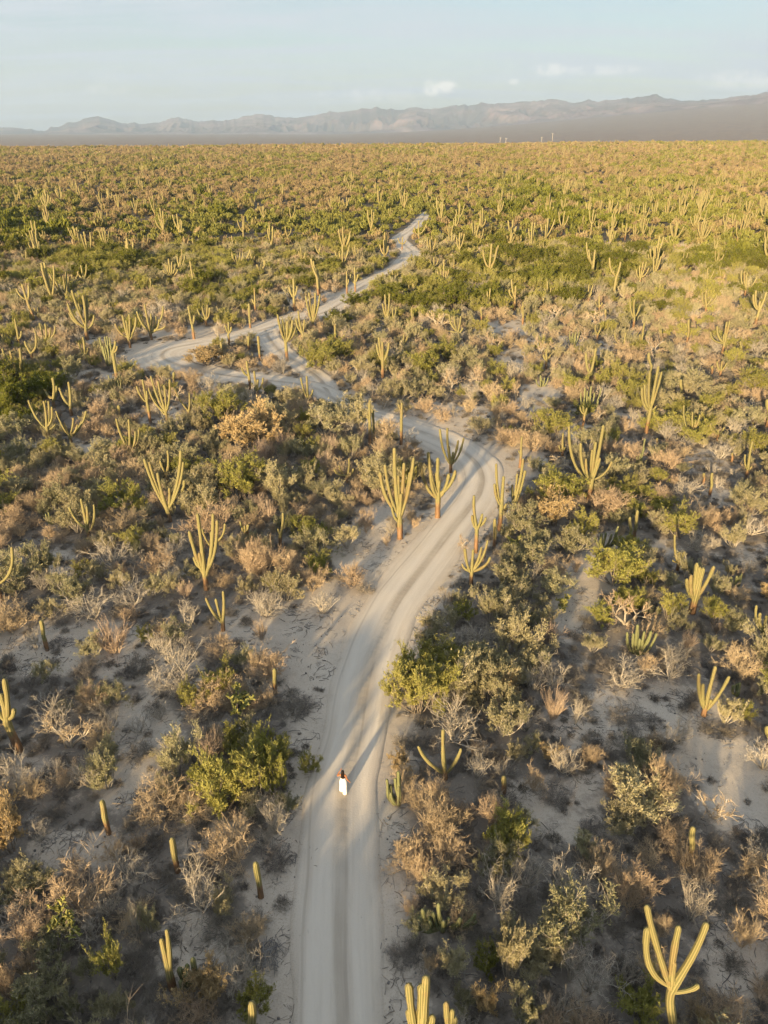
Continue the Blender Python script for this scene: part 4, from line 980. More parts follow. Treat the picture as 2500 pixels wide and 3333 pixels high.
# ------------------------------------------------------------------ shrubs measured from the photograph: (kind, tile, base x, base y, height px, width px)
SHRUB = [
 ('bare','B1',965,268,190,280), ('bare','B1',1105,262,200,230), ('broom','B1',1250,695,215,180), ('cholla','B1',1440,432,225,240), ('tree','B1',430,605,240,340), ('bare','B1',660,515,160,210), ('bare','B1',840,522,170,210), ('bare','B1',568,852,270,300), ('bare','B1',300,822,170,230), ('bare','B1',1035,645,150,170),
 ('gold','B1',70,1240,380,330), ('bare','B1',245,1165,160,190), ('green','B1',1350,985,400,400), ('green','B1',1600,760,300,190), ('green','B2',200,720,260,210), ('green','B2',382,760,150,150), ('bare','B2',180,1130,300,250), ('bare','B1',1580,1010,230,200), ('dry','B1',1565,170,200,220),
 ('brush','B1',490,195,100,180), ('brush','B1',40,155,90,140), ('brush','B1',340,345,110,260), ('brush','B1',200,235,90,170), ('brush','B1',830,140,100,240), ('brush','B1',1300,130,90,220), ('brush','B2',230,400,110,330), ('brush','B2',340,370,80,180), ('brush','B1',1020,580,70,150), ('brush','B1',1210,440,80,190),
 ('olive','B1',650,860,260,200), ('bare','B1',960,440,130,150), ('dry','B1',1110,330,110,120), ('olive','B1',1000,900,180,190), ('bare','B1',1590,1190,160,180),
 ('broom','A1',690,1335,245,250), ('bare','A1',560,1125,220,340), ('bare','A1',800,1045,200,270), ('dry','A1',510,745,130,150), ('bare','A1',1140,1205,230,230), ('dry','A1',1330,1335,150,220), ('bare','A1',1590,1112,200,200), ('dry','A1',1560,870,280,250), ('bare','A1',218,1312,160,110), ('dry','A1',1330,930,120,170), ('green','A1',880,1260,110,130), ('green','A1',500,880,120,150),
 ('bare','A1',1050,770,150,130), ('dry','A1',900,720,130,180), ('green','A1',800,720,150,170), ('olive','A1',290,880,260,180), ('brush','A1',350,1290,60,170), ('brush','A1',60,1400,90,150), ('brush','A1',530,1440,90,180),
 ('bare','A2',130,1112,200,240), ('bare','A2',470,1092,170,210), ('broom','A2',95,1255,150,90), ('dry','A2',140,1472,200,250), ('dry','A2',640,925,165,200), ('dry','A2',720,605,160,130), ('bare','A2',865,655,150,90), ('dry','A2',1010,582,80,85), ('bare','A2',1195,1065,160,110), ('tree','A2',1310,720,110,120), ('brush','A2',720,960,70,140),
 ('bare','A2',1400,1300,190,310), ('dry','A2',400,960,200,220), ('green','A2',430,880,170,170), ('dry','A2',250,860,200,200), ('green','A2',170,960,110,130), ('olive','A2',600,700,180,200), ('dry','A2',80,860,240,230), ('olive','A2',1560,960,230,230), ('olive','A2',1470,1150,260,250), ('green','A2',1310,1130,130,150), ('olive','A2',1600,1200,240,220),
 ('green','B2',1030,400,370,330), ('green','B2',930,330,250,230), ('green','B2',1120,380,330,280), ('green','B2',980,250,280,250), ('olive','B2',1330,230,280,260), ('green','B2',1110,180,260,230), ('olive','B2',1420,180,260,240), ('green','B1',1480,900,330,260), ('green','B1',1270,880,260,230), ('green','B1',1640,900,300,200), ('olive','B1',1520,700,240,200), ('olive','B2',1270,320,330,300), ('green','B2',1200,250,260,240), ('bare','B2',1250,565,330,420), ('olive','B2',1450,330,280,230), ('olive','B2',1570,420,240,170), ('gold','B2',920,735,135,210), ('bare','B2',1390,795,210,200), ('brush','B2',935,600,110,150), ('dry','B2',1030,965,190,230), ('dry','B2',1160,1160,320,330), ('green','B2',1560,1240,280,260), ('olive','B2',1650,1120,200,180),
 ('dry','C2',960,230,240,250), ('dry','C2',1060,300,220,200), ('brush','B2',1460,870,90,200), ('brush','B2',1560,960,90,230),
 ('green','B3',80,1190,270,260), ('bare','B3',360,235,230,270), ('broom','B3',370,445,235,175), ('bare','B3',505,465,200,140), ('bare','B3',785,245,200,290), ('bare','B3',1070,195,210,310), ('bare','B3',1090,595,215,235), ('dry','B3',990,915,310,290), ('broom','B3',710,865,170,150), ('bare','B3',420,765,230,220), ('bare','B3',1630,740,220,260), ('tree','B3',1320,1030,220,290), ('dry','B3',255,875,190,130), ('dry','B3',640,1310,170,260), ('dry','B3',930,1300,170,210), ('brush','B3',810,420,70,300), ('brush','B3',830,620,90,320), ('brush','B3',380,920,90,260), ('brush','B3',1110,1100,180,190), ('green','B3',1500,440,120,120), ('brush','B3',1620,1180,100,180), ('bare','B3',75,790,180,170),
 ('dry','C3',830,455,330,290), ('bare','C3',470,400,330,330), ('bare','C3',1190,545,330,300), ('bare','C3',590,970,380,430), ('bare','C3',470,900,300,250), ('green','C3',880,1110,260,300), ('olive','C3',100,900,430,230), ('olive','C3',30,300,300,260), ('dry','C3',650,300,250,240), ('bare','C3',380,1160,300,220), ('dry','C3',1500,700,230,200), ('gold','C3',1270,1240,200,200), ('olive','C3',190,1180,300,220), ('dry','C3',1000,640,200,170), ('brush','C3',1430,400,160,230), ('brush','C3',1450,820,180,170), ('bare','C3',800,900,210,200),
 ('bare','C1',1220,475,390,410), ('cholla','C1',412,645,280,240), ('green','C1',690,885,300,190), ('green','C1',110,1180,210,200), ('olive','C1',450,1140,250,160), ('dry','C1',70,1010,260,170), ('dry','C1',190,890,200,130), ('bare','C1',840,660,280,120), ('green','C2',60,1080,250,250), ('sticks','C2',130,775,120,240), ('dry','C1',1200,1140,220,280), ('dry','C1',700,180,170,180), ('bare','C1',660,500,190,190), ('olive','C1',900,620,230,150), ('bare','C1',100,560,200,230), ('olive','C1',540,880,180,160), ('olive','C1',620,1120,170,150), ('brush','C1',720,540,100,170), ('brush','C2',170,210,190,240), ('brush','C2',215,450,90,130), ('brush','C2',60,560,100,190),
 ('brush','C2',930,790,170,220), ('green','C2',1440,850,200,190), ('gold','C2',1430,1110,260,220), ('olive','C2',1250,860,200,210), ('dry','C2',1100,850,150,130), ('olive','C2',1580,700,230,220), ('olive','C2',1300,1080,200,200), ('dry','C2',990,490,120,140),
 ('green','A3',540,645,190,190), ('gold','A3',370,570,260,330), ('dry','A3',690,520,230,310), ('tree','A3',370,255,140,200), ('bare','A3',240,935,170,140), ('dry','A3',370,875,150,230), ('broom','A3',505,855,115,75), ('tree','A3',800,1165,260,300), ('bare','A3',1230,725,180,190), ('bare','A3',1560,625,160,260), ('green','A3',1060,1135,190,170), ('green','A3',1330,1165,180,160), ('olive','A3',860,865,190,240), ('dry','A3',1450,1010,120,210), ('cholla','A3',130,735,140,130), ('olive','A3',270,740,200,200), ('broom','A3',340,1270,160,190), ('dry','A3',1010,420,110,190), ('green','A3',1010,480,100,200), ('cholla','A3',430,1085,130,130), ('olive','A3',1170,880,160,170), ('dry','A3',820,190,150,200), ('dry','A3',1130,170,110,170), ('bare','A3',1370,170,130,170), ('olive','A3',600,1330,150,170), ('dry','A3',1600,370,120,170), ('olive','A3',1450,700,180,200),
 ('gold','T3',1500,1215,310,390), ('mesq','T3',80,1010,280,290), ('gold','T3',1250,715,150,290), ('dry','T3',1080,545,110,95), ('bare','T3',1310,545,120,95), ('bare','T3',970,440,160,190), ('olive','T3',1500,570,60,120), ('dry','T3',660,1240,110,170), ('olive','T3',1400,930,130,200), ('green','T3',240,260,90,150), ('olive','T4',1500,1010,90,110),
 ('tree','T4',1220,890,180,200), ('tree','T4',1400,860,180,180), ('tree','T4',820,980,110,140), ('tree','T4',1620,920,130,120), ('bare','T4',1590,780,130,170), ('green','T4',430,740,170,210), ('green','T4',560,690,170,190), ('green','T4',1060,790,180,200), ('green','T4',1180,700,170,200), ('olive','T4',1320,720,150,170), ('mesq','T4',560,480,110,170), ('mesq','T4',680,380,120,200), ('mesq','T4',850,310,110,220), ('mesq','T4',1020,370,110,200), ('mesq','T4',1170,340,90,220), ('green','T4',1200,470,120,190), ('olive','T4',700,560,130,170), ('dry','T4',1080,1000,120,160), ('dry','T4',1180,1050,110,140), ('dry','T4',1600,1200,150,220), ('bare','T4',970,1180,110,120), ('olive','T4',480,1130,230,330), ('dry','T4',170,710,80,90), ('dry','T4',240,900,90,80), ('bare','T4',610,1140,140,130), ('olive','T4',640,960,110,180), ('dry','T4',1340,1000,110,120), ('olive','T4',1400,1130,140,180),
 ('bare','T5',130,790,130,210), ('bare','T5',1260,690,110,140), ('bare','T5',720,1000,120,160), ('dry','T5',110,1180,130,250), ('bare','T5',850,1060,110,110), ('green','T5',1060,1120,170,250), ('green','T5',870,880,150,190), ('olive','T5',1300,930,150,270), ('bare','T5',1530,1010,140,250), ('olive','T5',1060,860,130,180), ('bare','T5',1130,1220,110,180), ('bare','T5',1370,1260,110,160), ('dry','T5',810,1260,120,210), ('mesq','T5',990,390,80,180), ('green','T5',610,440,60,90), ('tree','T5',150,880,80,90), ('dry','T5',780,650,100,120), ('bare','T5',460,1080,100,120),
]
KNAME = {'bare': 'bare_shrub', 'dry': 'dry_shrub', 'broom': 'straw_shrub', 'brush': 'low_brush', 'green': 'green_bush', 'olive': 'olive_shrub', 'mesq': 'mesquite_bush', 'gold': 'golden_bush', 'tree': 'gnarled_tree', 'cholla': 'cholla_cactus', 'sticks': 'stick_pile'}
placed = []     # dict per plant
def put(kind, x, y, w, h, px, py, g, fixed=False):
    placed.append(dict(kind=kind, x=x, y=y, w=w, h=h, px=px, py=py, var=int(g.integers(NVAR[kind])), rot=float(g.random() * 6.283), fixed=fixed))
    occupy(x, y, w / 2)

def measured():
    g = np.random.default_rng(77)
    for kind, tile, bx, by, hp, wp in SHRUB:
        px, py = src(tile, bx, by); b = on_ground(px, py)
        top = at_depth(*src(tile, bx, by - hp), b[1]); dep = px_of(*b)[2]
        w = wp / TILE[tile][2] * dep / FPX
        he = top[2] - b[2]; h = np.clip(he * 0.92 - 0.30 * w * CAM_H / math.hypot(b[0], b[1]), max(0.3, 0.48 * he), 4.5)
        if kind == 'brush': h = min(h, 0.75, 0.45 * w)
        put(kind, b[0], b[1], w, h, px, py, g, True)
measured()

ZONES = [ # px ellipses: cx, cy, rx, ry, cover, weights
 (1800, 885, 300, 58, 1.0, dict(mesq=.42, green=.33, dry=.15, olive=.1)), (2350, 862, 170, 30, 1.0, dict(mesq=.5, green=.3, dry=.2)), (1370, 975, 150, 45, 1.0, dict(mesq=.45, olive=.3, green=.25)), (90, 760, 170, 55, 1., dict(mesq=.6, green=.4)), (60, 1310, 110, 90, 1., dict(mesq=.7, green=.3)), (330, 860, 150, 40, 1., dict(green=.6, mesq=.3)), (640, 860, 130, 35, 1., dict(green=.7, olive=.3)),
 (2200, 1330, 170, 130, .9, dict(green=.35, olive=.35, bare=.15, dry=.15)), (1900, 1660, 210, 110, .95, dict(dry=.4, green=.3, olive=.3)),
 (1050, 1480, 330, 190, 1.0, dict(olive=.36, dry=.48, broom=.1, green=.06)), (950, 1680, 300, 200, 1.0, dict(olive=.45, dry=.40, broom=.06, green=.09)), (300, 1640, 420, 200, 1.0, dict(olive=.55, green=.12, dry=.33)), (350, 1840, 420, 120, .9, dict(olive=.4, dry=.3, bare=.3)), (1050, 1850, 200, 90, .9, dict(dry=.5, olive=.3, green=.2)),
 (1750, 1900, 130, 170, .95, dict(olive=.7, dry=.3)), (1560, 2150, 220, 130, 1., dict(olive=.55, green=.35, bare=.1)), (2100, 1950, 250, 150, .85, dict(olive=.35, green=.2, dry=.25, brush=.2)),
 (1400, 2700, 150, 300, .95, dict(dry=.5, olive=.25, brush=.25)), (1850, 2950, 400, 250, .9, dict(brush=.25, dry=.28, olive=.25, bare=.22)), (300, 3200, 330, 200, .95, dict(brush=.27, olive=.32, dry=.22, bare=.16, green=.03)), (1600, 3250, 250, 150, 1., dict(olive=.36, dry=.3, bare=.14, green=.04, brush=.16)),
]
SIZE = {'bare': ((1.5, 2.6), (1.3, 2.1)), 'dry': ((1.5, 2.7), (1.1, 1.8)), 'broom': ((0.9, 1.5), (1.0, 1.6)), 'brush': ((0.8, 2.0), (0.3, 0.65)), 'green': ((2.0, 3.4), (1.6, 2.5)), 'olive': ((1.6, 2.8), (1.3, 2.2)), 'mesq': ((3.2, 5.4), (2.2, 3.4)), 'gold': ((1.8, 3.0), (1.4, 2.2)), 'tree': ((2.4, 3.6), (1.8, 2.6)), 'cholla': ((1.2, 2.0), (1.3, 2.0))}
def weights(px, py):
    for cx, cy, rx, ry, cov, w in ZONES:
        if ((px - cx) / rx) ** 2 + ((py - cy) / ry) ** 2 < 1: return cov, w
    if py > 2500: return .85, dict(brush=.26, olive=.25, dry=.28, bare=.19, green=.01, gold=.03)
    if py > 1500: return .78, dict(brush=.22, olive=.30, dry=.27, bare=.13, green=.06, broom=.04, gold=.03)
    if py > 1000: return .85, dict(brush=.19, olive=.32, dry=.27, bare=.11, green=.10, tree=.03)
    return .97, dict(olive=.38, dry=.27, green=.20, bare=.07, mesq=.08)

NEAR = 205.0
def scatter():
    g = np.random.default_rng(4242)
    for pas, n in ((0, 11000), (1, 27000), (2, 32000)):
        # even density over the ground in view, plus a margin at the sides and behind the camera
        Y = np.sqrt(g.random(n)) * (NEAR + 25) - 25.0
        if pas == 2: Y = np.sqrt(g.random(n)) * 125 - 20.0
        half = 0.58 * np.maximum(Y, 0) + 22.0
        X = g.uniform(-1, 1, n) * half
        PX, PY, DP = px_of(X, Y, 0.0)
        IN = (DP > 3) & (PX > -80) & (PX < 2580) & (PY < 3450)
        SD = np.where(IN, sand_at(PX, PY), 0.1)
        ok = (np.hypot(X, Y) < NEAR) & ~((Y < 6) & (X > 20))
        for x, y, px, py, inside, sd in zip(X[ok].tolist(), Y[ok].tolist(), PX[ok].tolist(), PY[ok].tolist(), IN[ok].tolist(), SD[ok].tolist()):
            cov, w = weights(px, py) if inside else weights(300.0, 3100.0)
            if inside and py > 2150: cov = min(1.0, cov * 1.3)
            if g.random() > cov * (1 - (0.95, 0.97, 0.98)[pas] * sd): continue
            if pas == 2: kind = 'brush'
            else:
                ks = list(w); kind = ks[int(min(np.searchsorted(np.cumsum([w[k] for k in ks]) / sum(w.values()), g.random()), len(ks) - 1))]
            if sd > 0.3 and kind in ('mesq', 'green', 'olive') and g.random() < 0.7: kind = 'brush'
            (w0, w1), (h0, h1) = SIZE[kind]; q = g.random(); ww = w0 + (w1 - w0) * q; hh = h0 + (h1 - h0) * min(max(q + g.normal() * 0.2, 0), 1)
            if pas == 0 and kind != 'brush': ww *= 1.25; hh *= 1.22
            if pas == 0 and 650 < px < 1300 and 1300 < py < 1900 and kind != 'brush': ww *= 1.2; hh *= 1.25
            if pas == 1: ww *= 0.72; hh *= 0.78
            if pas == 2: f = g.uniform(0.28, 0.75); ww *= f; hh *= f + 0.1
            if not is_free(x, y, ww / 2, (0.62, 0.48, 0.44)[pas] * (0.76 if inside and py > 2150 else 1.0)): continue
            rg = road_gap(x, y)
            if rg < ww * 0.42 + (0.25 + 0.7 * min(q, 1.0) if y < 62 else -0.25): continue
            put(kind, x, y, ww, hh, px if inside else -999, py if inside else -999, g)
scatter()

# keep the front of measured cacti clear: drop random shrubs that would hide a trunk
def clear_view():
    keep = []
    bases = np.array([[*px_of(*o.location)[:2], o.location[1]] for o, k, *_ in things])
    for p in placed:
        if p['fixed'] or p['px'] < -500: keep.append(p); continue
        _, ty, dep = px_of(p['x'], p['y'], p['h']); hw = p['w'] / 2 * FPX / dep
        dx = np.abs(bases[:, 0] - p['px']); d = (dx < hw * 0.9 + 4) & (bases[:, 1] < p['py'] + 6) & (bases[:, 1] > ty + 0.42 * (p['py'] - ty)) & (bases[:, 2] > p['y'] - 0.2)
        if p['py'] > 1750 and any(abs(tx - p['px']) < hw * 0.75 + 6 and ty - 4 < yy < p['py'] + 4 for tx, yy in TIPS) and p['h'] > 0.7: continue
        if d.any():
            if p['h'] > 0.8 and (p['px'] * 7.3) % 1 < 0.7: continue
        keep.append(p)
    placed[:] = keep
clear_view()

# ------------------------------------------------------------------ turn placements into objects
LOOK = {'bare': 'leafless pale grey shrub', 'dry': 'dry tan twiggy shrub', 'broom': 'upright straw coloured shrub', 'brush': 'low dark brush mound', 'green': 'leafy yellow-green bush', 'olive': 'grey-olive feathery shrub', 'mesq': 'dark green bush', 'gold': 'golden dry-leaved bush', 'tree': 'gnarled leafless small tree', 'cholla': 'dark-stemmed cholla with yellow-green joints', 'sticks': 'heap of weathered dead sticks'}
stuff = {k: [] for k in NVAR}
def individuals():
    byk = {}
    for p in placed:
        if p['px'] > -500 and -20 < p['px'] < 2520 and p['py'] < 3420:
            _, _, dep = px_of(p['x'], p['y']); p['size'] = max(p['w'], p['h']) * FPX / float(dep) / 3.255
            byk.setdefault(p['kind'], []).append(p)
        else: stuff[p['kind']].append(p)
    for kind, L in byk.items():
        L.sort(key=lambda p: -p['size'] - (1000 if p['fixed'] else 0))
        cap = 295 if kind in ('olive', 'dry', 'bare', 'green') else 240
        for i, p in enumerate(L):
            if i >= cap or p['size'] < 9: stuff[kind].append(p); continue
            z = ground_z(p['x'], p['y']); st, fo, joined = PROTO[kind][p['var']]
            s = (p['w'] / 2, p['w'] / 2, p['h'])
            parts = p['size'] > 34 and kind != 'sticks'
            o = bpy.data.objects.new(KNAME[kind], None if parts else joined); COL.objects.link(o)
            o.location = (p['x'], p['y'], z - 0.02); o.rotation_euler = (0, 0, p['rot']); o.scale = s
            if parts:
                nm = {'bare': ('stem', 'twig_crown'), 'tree': ('trunk', 'crown'), 'cholla': ('trunk', 'joint_crown')}.get(kind, ('stem', 'foliage'))
                for me, q in ((st, nm[0]), (fo, nm[1])):
                    if me is not None: obj(q, me, o)
            look = ('large ' if p['w'] > 2.9 else 'small ' if p['w'] < 1.35 else '') + LOOK[kind]
            things.append((o, KNAME[kind], p['px'], p['py'], look))
individuals()

# ------------------------------------------------------------------ uncounted rest: geometry-node scatter, one object for each kind
protos_hidden = {}
def scatter_object(name, meshes, P, rot, scl, idx, label):
    """points with rotation, scale and a pick among meshes"""
    coll = bpy.data.collections.new('plants_of_' + name)
    for i, me in enumerate(meshes):
        o = bpy.data.objects.new(f'{name}_{i:02d}', me); coll.objects.link(o)
    me = bpy.data.meshes.new(name); me.vertices.add(len(P)); me.vertices.foreach_set('co', np.asarray(P, np.float32).ravel())
    a = me.attributes.new('turn', 'FLOAT', 'POINT'); a.data.foreach_set('value', np.asarray(rot, np.float32))
    a = me.attributes.new('size', 'FLOAT_VECTOR', 'POINT'); a.data.foreach_set('vector', np.asarray(scl, np.float32).ravel())
    a = me.attributes.new('pick', 'INT', 'POINT'); a.data.foreach_set('value', np.asarray(idx, np.int32))
    me.update()
    o = obj(name, me)
    ng = bpy.data.node_groups.new('scatter_' + name, 'GeometryNodeTree')
    ng.interface.new_socket('Geometry', in_out='INPUT', socket_type='NodeSocketGeometry'); ng.interface.new_socket('Geometry', in_out='OUTPUT', socket_type='NodeSocketGeometry')
    t = NT(ng)
    gi = t.add('NodeGroupInput'); go = t.add('NodeGroupOutput')
    ci = t.add('GeometryNodeCollectionInfo'); ci.inputs['Collection'].default_value = coll; ci.inputs['Separate Children'].default_value = True; ci.inputs['Reset Children'].default_value = True
    ip = t.add('GeometryNodeInstanceOnPoints'); ip.inputs['Pick Instance'].default_value = True
    def named(n, typ):
        k = t.add('GeometryNodeInputNamedAttribute', data_type=typ); k.inputs['Name'].default_value = n; return k.outputs['Attribute']
    cx = t.add('ShaderNodeCombineXYZ'); t.link(named('turn', 'FLOAT'), cx.inputs[2])
    t.link(gi.outputs[0], ip.inputs['Points']); t.link(ci.outputs[0], ip.inputs['Instance']); t.link(named('pick', 'INT'), ip.inputs['Instance Index'])
    t.link(cx.outputs[0], ip.inputs['Rotation']); t.link(named('size', 'FLOAT_VECTOR'), ip.inputs['Scale'])
    t.link(ip.outputs[0], go.inputs[0])
    md = o.modifiers.new('scatter', 'NODES'); md.node_group = ng
    tag(o, label, kind='stuff'); return o

SLAB = {'bare': 'mass of small leafless grey shrubs filling the scrub', 'dry': 'mass of small dry tan shrubs filling the scrub', 'broom': 'scattered small straw shrubs in the scrub', 'brush': 'low dark brush covering the desert floor', 'green': 'mass of small yellow-green bushes in the scrub',
        'olive': 'mass of small olive shrubs filling the scrub', 'mesq': 'mass of dark green bushes in the scrub, some unseen and added for shade', 'gold': 'small golden bushes in the scrub', 'tree': 'small gnarled trees lost in the scrub', 'cholla': 'small cholla in the scrub'}
def shade_thicket_behind():
    """unseen taller bushes added behind the camera to shade the near road"""
    g = np.random.default_rng(61)
    spots = []
    for _ in range(900):
        y = g.uniform(-24, 8.8); x = g.uniform(-32, 8)
        if road_gap(x, y) < 1.4 or any((x - a) ** 2 + (y - b) ** 2 < 2.2 ** 2 for a, b in spots): continue
        spots.append((x, y)); put('mesq', x, y, g.uniform(3.0, 4.4), g.uniform(2.7, 3.7), -999, -999, g); stuff['mesq'].append(placed[-1])
shade_thicket_behind()
def near_stuff():
    for kind, L in stuff.items():
        if not L: continue
        P = [(p['x'], p['y'], ground_z(p['x'], p['y']) - 0.02) for p in L]
        S = [(p['w'] / 2, p['w'] / 2, p['h']) for p in L]
        scatter_object({'bare': 'grey_scrub', 'dry': 'dry_scrub', 'broom': 'straw_scrub', 'brush': 'dark_undergrowth', 'green': 'green_scrub', 'olive': 'olive_scrub', 'mesq': 'mesquite_and_shade_thicket', 'gold': 'golden_scrub', 'tree': 'tree_scrub', 'cholla': 'cholla_scrub', 'sticks': 'dead_sticks'}[kind],
                       [x[2] for x in PROTO[kind]], P, [p['rot'] for p in L], S, [p['var'] for p in L], SLAB.get(kind, 'dead sticks'))
near_stuff()

def ground_litter():
    """fallen sticks, twigs and small stones on the near ground"""
    g = np.random.default_rng(808); meshes = []
    for i in range(4):
        B = Bag(); n = 7 + 3 * i; p = g.normal(0, 0.28, (n, 3)) * [1, 1, 0]; p[:, 2] = 0.015
        a = g.random(n) * 6.28; d = np.stack([np.cos(a), np.sin(a), g.normal(0.05, 0.12, n)], 1) * g.uniform(0.04, 0.22, n)[:, None]
        pts = np.stack([p - d, p + g.normal(0, 0.02, (n, 3)), p + d], 1); pts[:, :, 2] = np.maximum(pts[:, :, 2], 0.01)
        B.tubes(pts, g.uniform(0.006, 0.016, n)[:, None] * np.array([[1, .9, .6]]), 3, g=g); v, f, tn = B.arrays(); meshes.append(mesh_from('twigs', v, f, M['dead' if i % 2 else 'brush'], {'tone': tn}))
    for i in range(2):
        B = Bag(); n = 9; c = g.normal(0, 0.35, (n, 3)) * [1, 1, 0]
        r = g.uniform(0.012, 0.04, n); pts = np.stack([c + [0, 0, -0.02], c + np.stack([r * .2, r * .1, r * .6], 1), c + np.stack([r * .1, r * .2, r], 1)], 1)
        B.tubes(pts, np.stack([r, r * 1.0, r * 0.35], 1), 5, g=g); v, f, tn = B.arrays(); meshes.append(mesh_from('pebbles', v, f, M['dead'], {'tone': tn}))
    n = 9000; y = 10 + 95 * g.random(n) ** 1.3; x = g.uniform(-0.6, 0.6, n) * (y + 12)
    px, py, dep = px_of(x, y, 0.0); sd = sand_at(px, py)
    keep = [road_gap(a, b) > 0.05 for a, b in zip(x, y)]; keep = np.array(keep) & (g.random(n) < 0.35 + 0.65 * (vnoise(x / 2.5, y / 2.5) > 0.5))
    x, y = x[keep], y[keep]; z = [ground_z(a, b) for a, b in zip(x, y)]
    s_ = g.uniform(0.5, 1.5, len(x)); idx = np.where(g.random(len(x)) < 0.8, g.integers(0, 4, len(x)), g.integers(4, 6, len(x)))
    scatter_object('ground_litter', meshes, np.stack([x, y, z], 1), g.random(len(x)) * 6.28, np.stack([s_, s_, s_], 1), idx, 'fallen twigs and small stones strewn over the sand')
ground_litter()

def far_field():
    """the scrub from 200 m to the low rise on the horizon"""
    g = np.random.default_rng(99)
    N = 150000
    y = np.sqrt(g.random(N)) * 1080; u = g.uniform(-0.62, 0.62, N); x = u * (y + 20)
    r = np.hypot(x, y); k = (r > NEAR - 8) & (r < 1150); x, y = x[k], y[k]; r = r[k]
    # thin out with distance; clumps grow a little
    keep = g.random(len(x)) < np.interp(r, [200, 450, 1100], [1.0, 0.80, 0.50]); x, y, r = x[keep], y[keep], r[keep]
    gapv = np.array([road_gap(a, b) if b < 330 else 9 for a, b in zip(x, y)]); kk = gapv > 1.2; x, y, r = x[kk], y[kk], r[kk]
    dn = fbm(x / 14.0 + 80, y / 22.0, 3); kk = g.random(len(x)) < 0.35 + 1.1 * sstep(0.34, 0.58, dn); x, y, r = x[kk], y[kk], r[kk]
    z = terrain(x, y)
    px, py, _ = px_of(x, y, z)
    big = fbm(x / 38.0 + 5, y / 70.0, 3); col = fbm(x / 34.0 + 60, y / 60.0 + 9, 4)
    green = np.full(len(x), False)
    meshes = []
    mats = {'olive': ('olive', 'wood'), 'dry': ('dry', 'dry'), 'green': ('green', 'wood'), 'mesq': ('mesq', 'wood'), 'bare': ('bare', 'bare')}
    order = ['dry', 'olive', 'green', 'mesq', 'bare']
    V = 5
    for kind in order:
        for i in range(V):
            B = far_clump(300 + 10 * i + len(meshes), kind in ('olive', 'green', 'mesq'), 170 if kind != 'bare' else 120)
            v, f, tone = B.arrays(); meshes.append(mesh_from('far_' + kind, v, f, M[{'dry': 'farbrown', 'bare': 'farbrown', 'olive': 'farolive', 'green': 'fargreen'}.get(kind, kind)], {'tone': tone}))
    q = g.random(len(x)) * 0.9 + 0.05 + (col - 0.5) * 1.9
    yl = np.interp(py, [470, 540, 640, 760, 900], [-0.28, -0.14, 0.06, 0.04, 0.0]) + np.interp(px, [0, 1250, 2500], [-0.10, 0.0, 0.10])
    q = q + yl
    kind = np.where(q < 0.30, 0, np.where(q < 0.62, 1, np.where(q < 1.03, 2, 2)))
    kind = np.where((q < 0.1) & (g.random(len(x)) < 0.4), 4, kind)
    kind = np.where((big > 0.69) & (q > 0.35) & (r < 420) & (g.random(len(x)) < 0.5), 3, kind)
    kind = np.where((q >= 0.42) & (q < 0.56), 0, kind)
    for cx, cy, rx, ry, cov, w in ZONES[:7]:
        m = ((px - cx) / rx) ** 2 + ((py - cy) / ry) ** 2 < 1; kind = np.where(m & (g.random(len(x)) < 0.35), 3, np.where(m & (g.random(len(x)) < 0.6), 2, kind))
    w = (1.5 + 3.4 * g.random(len(x)) ** 2.0) * np.interp(r, [200, 600, 1100], [1.0, 1.25, 1.7]) * np.where(kind == 3, 1.45, 1.0)
    h = w * g.uniform(0.50, 0.85, len(x)) * np.interp(r, [200, 1100], [1.0, 0.85])
    scatter_object('far_scrub', meshes, np.stack([x, y, z - 0.05], 1), g.random(len(x)) * 6.28, np.stack([w / 2, w / 2, h], 1), kind * V + g.integers(0, V, len(x)), 'mass of tan and green scrub reaching the skyline')
    return len(x)
far_field()

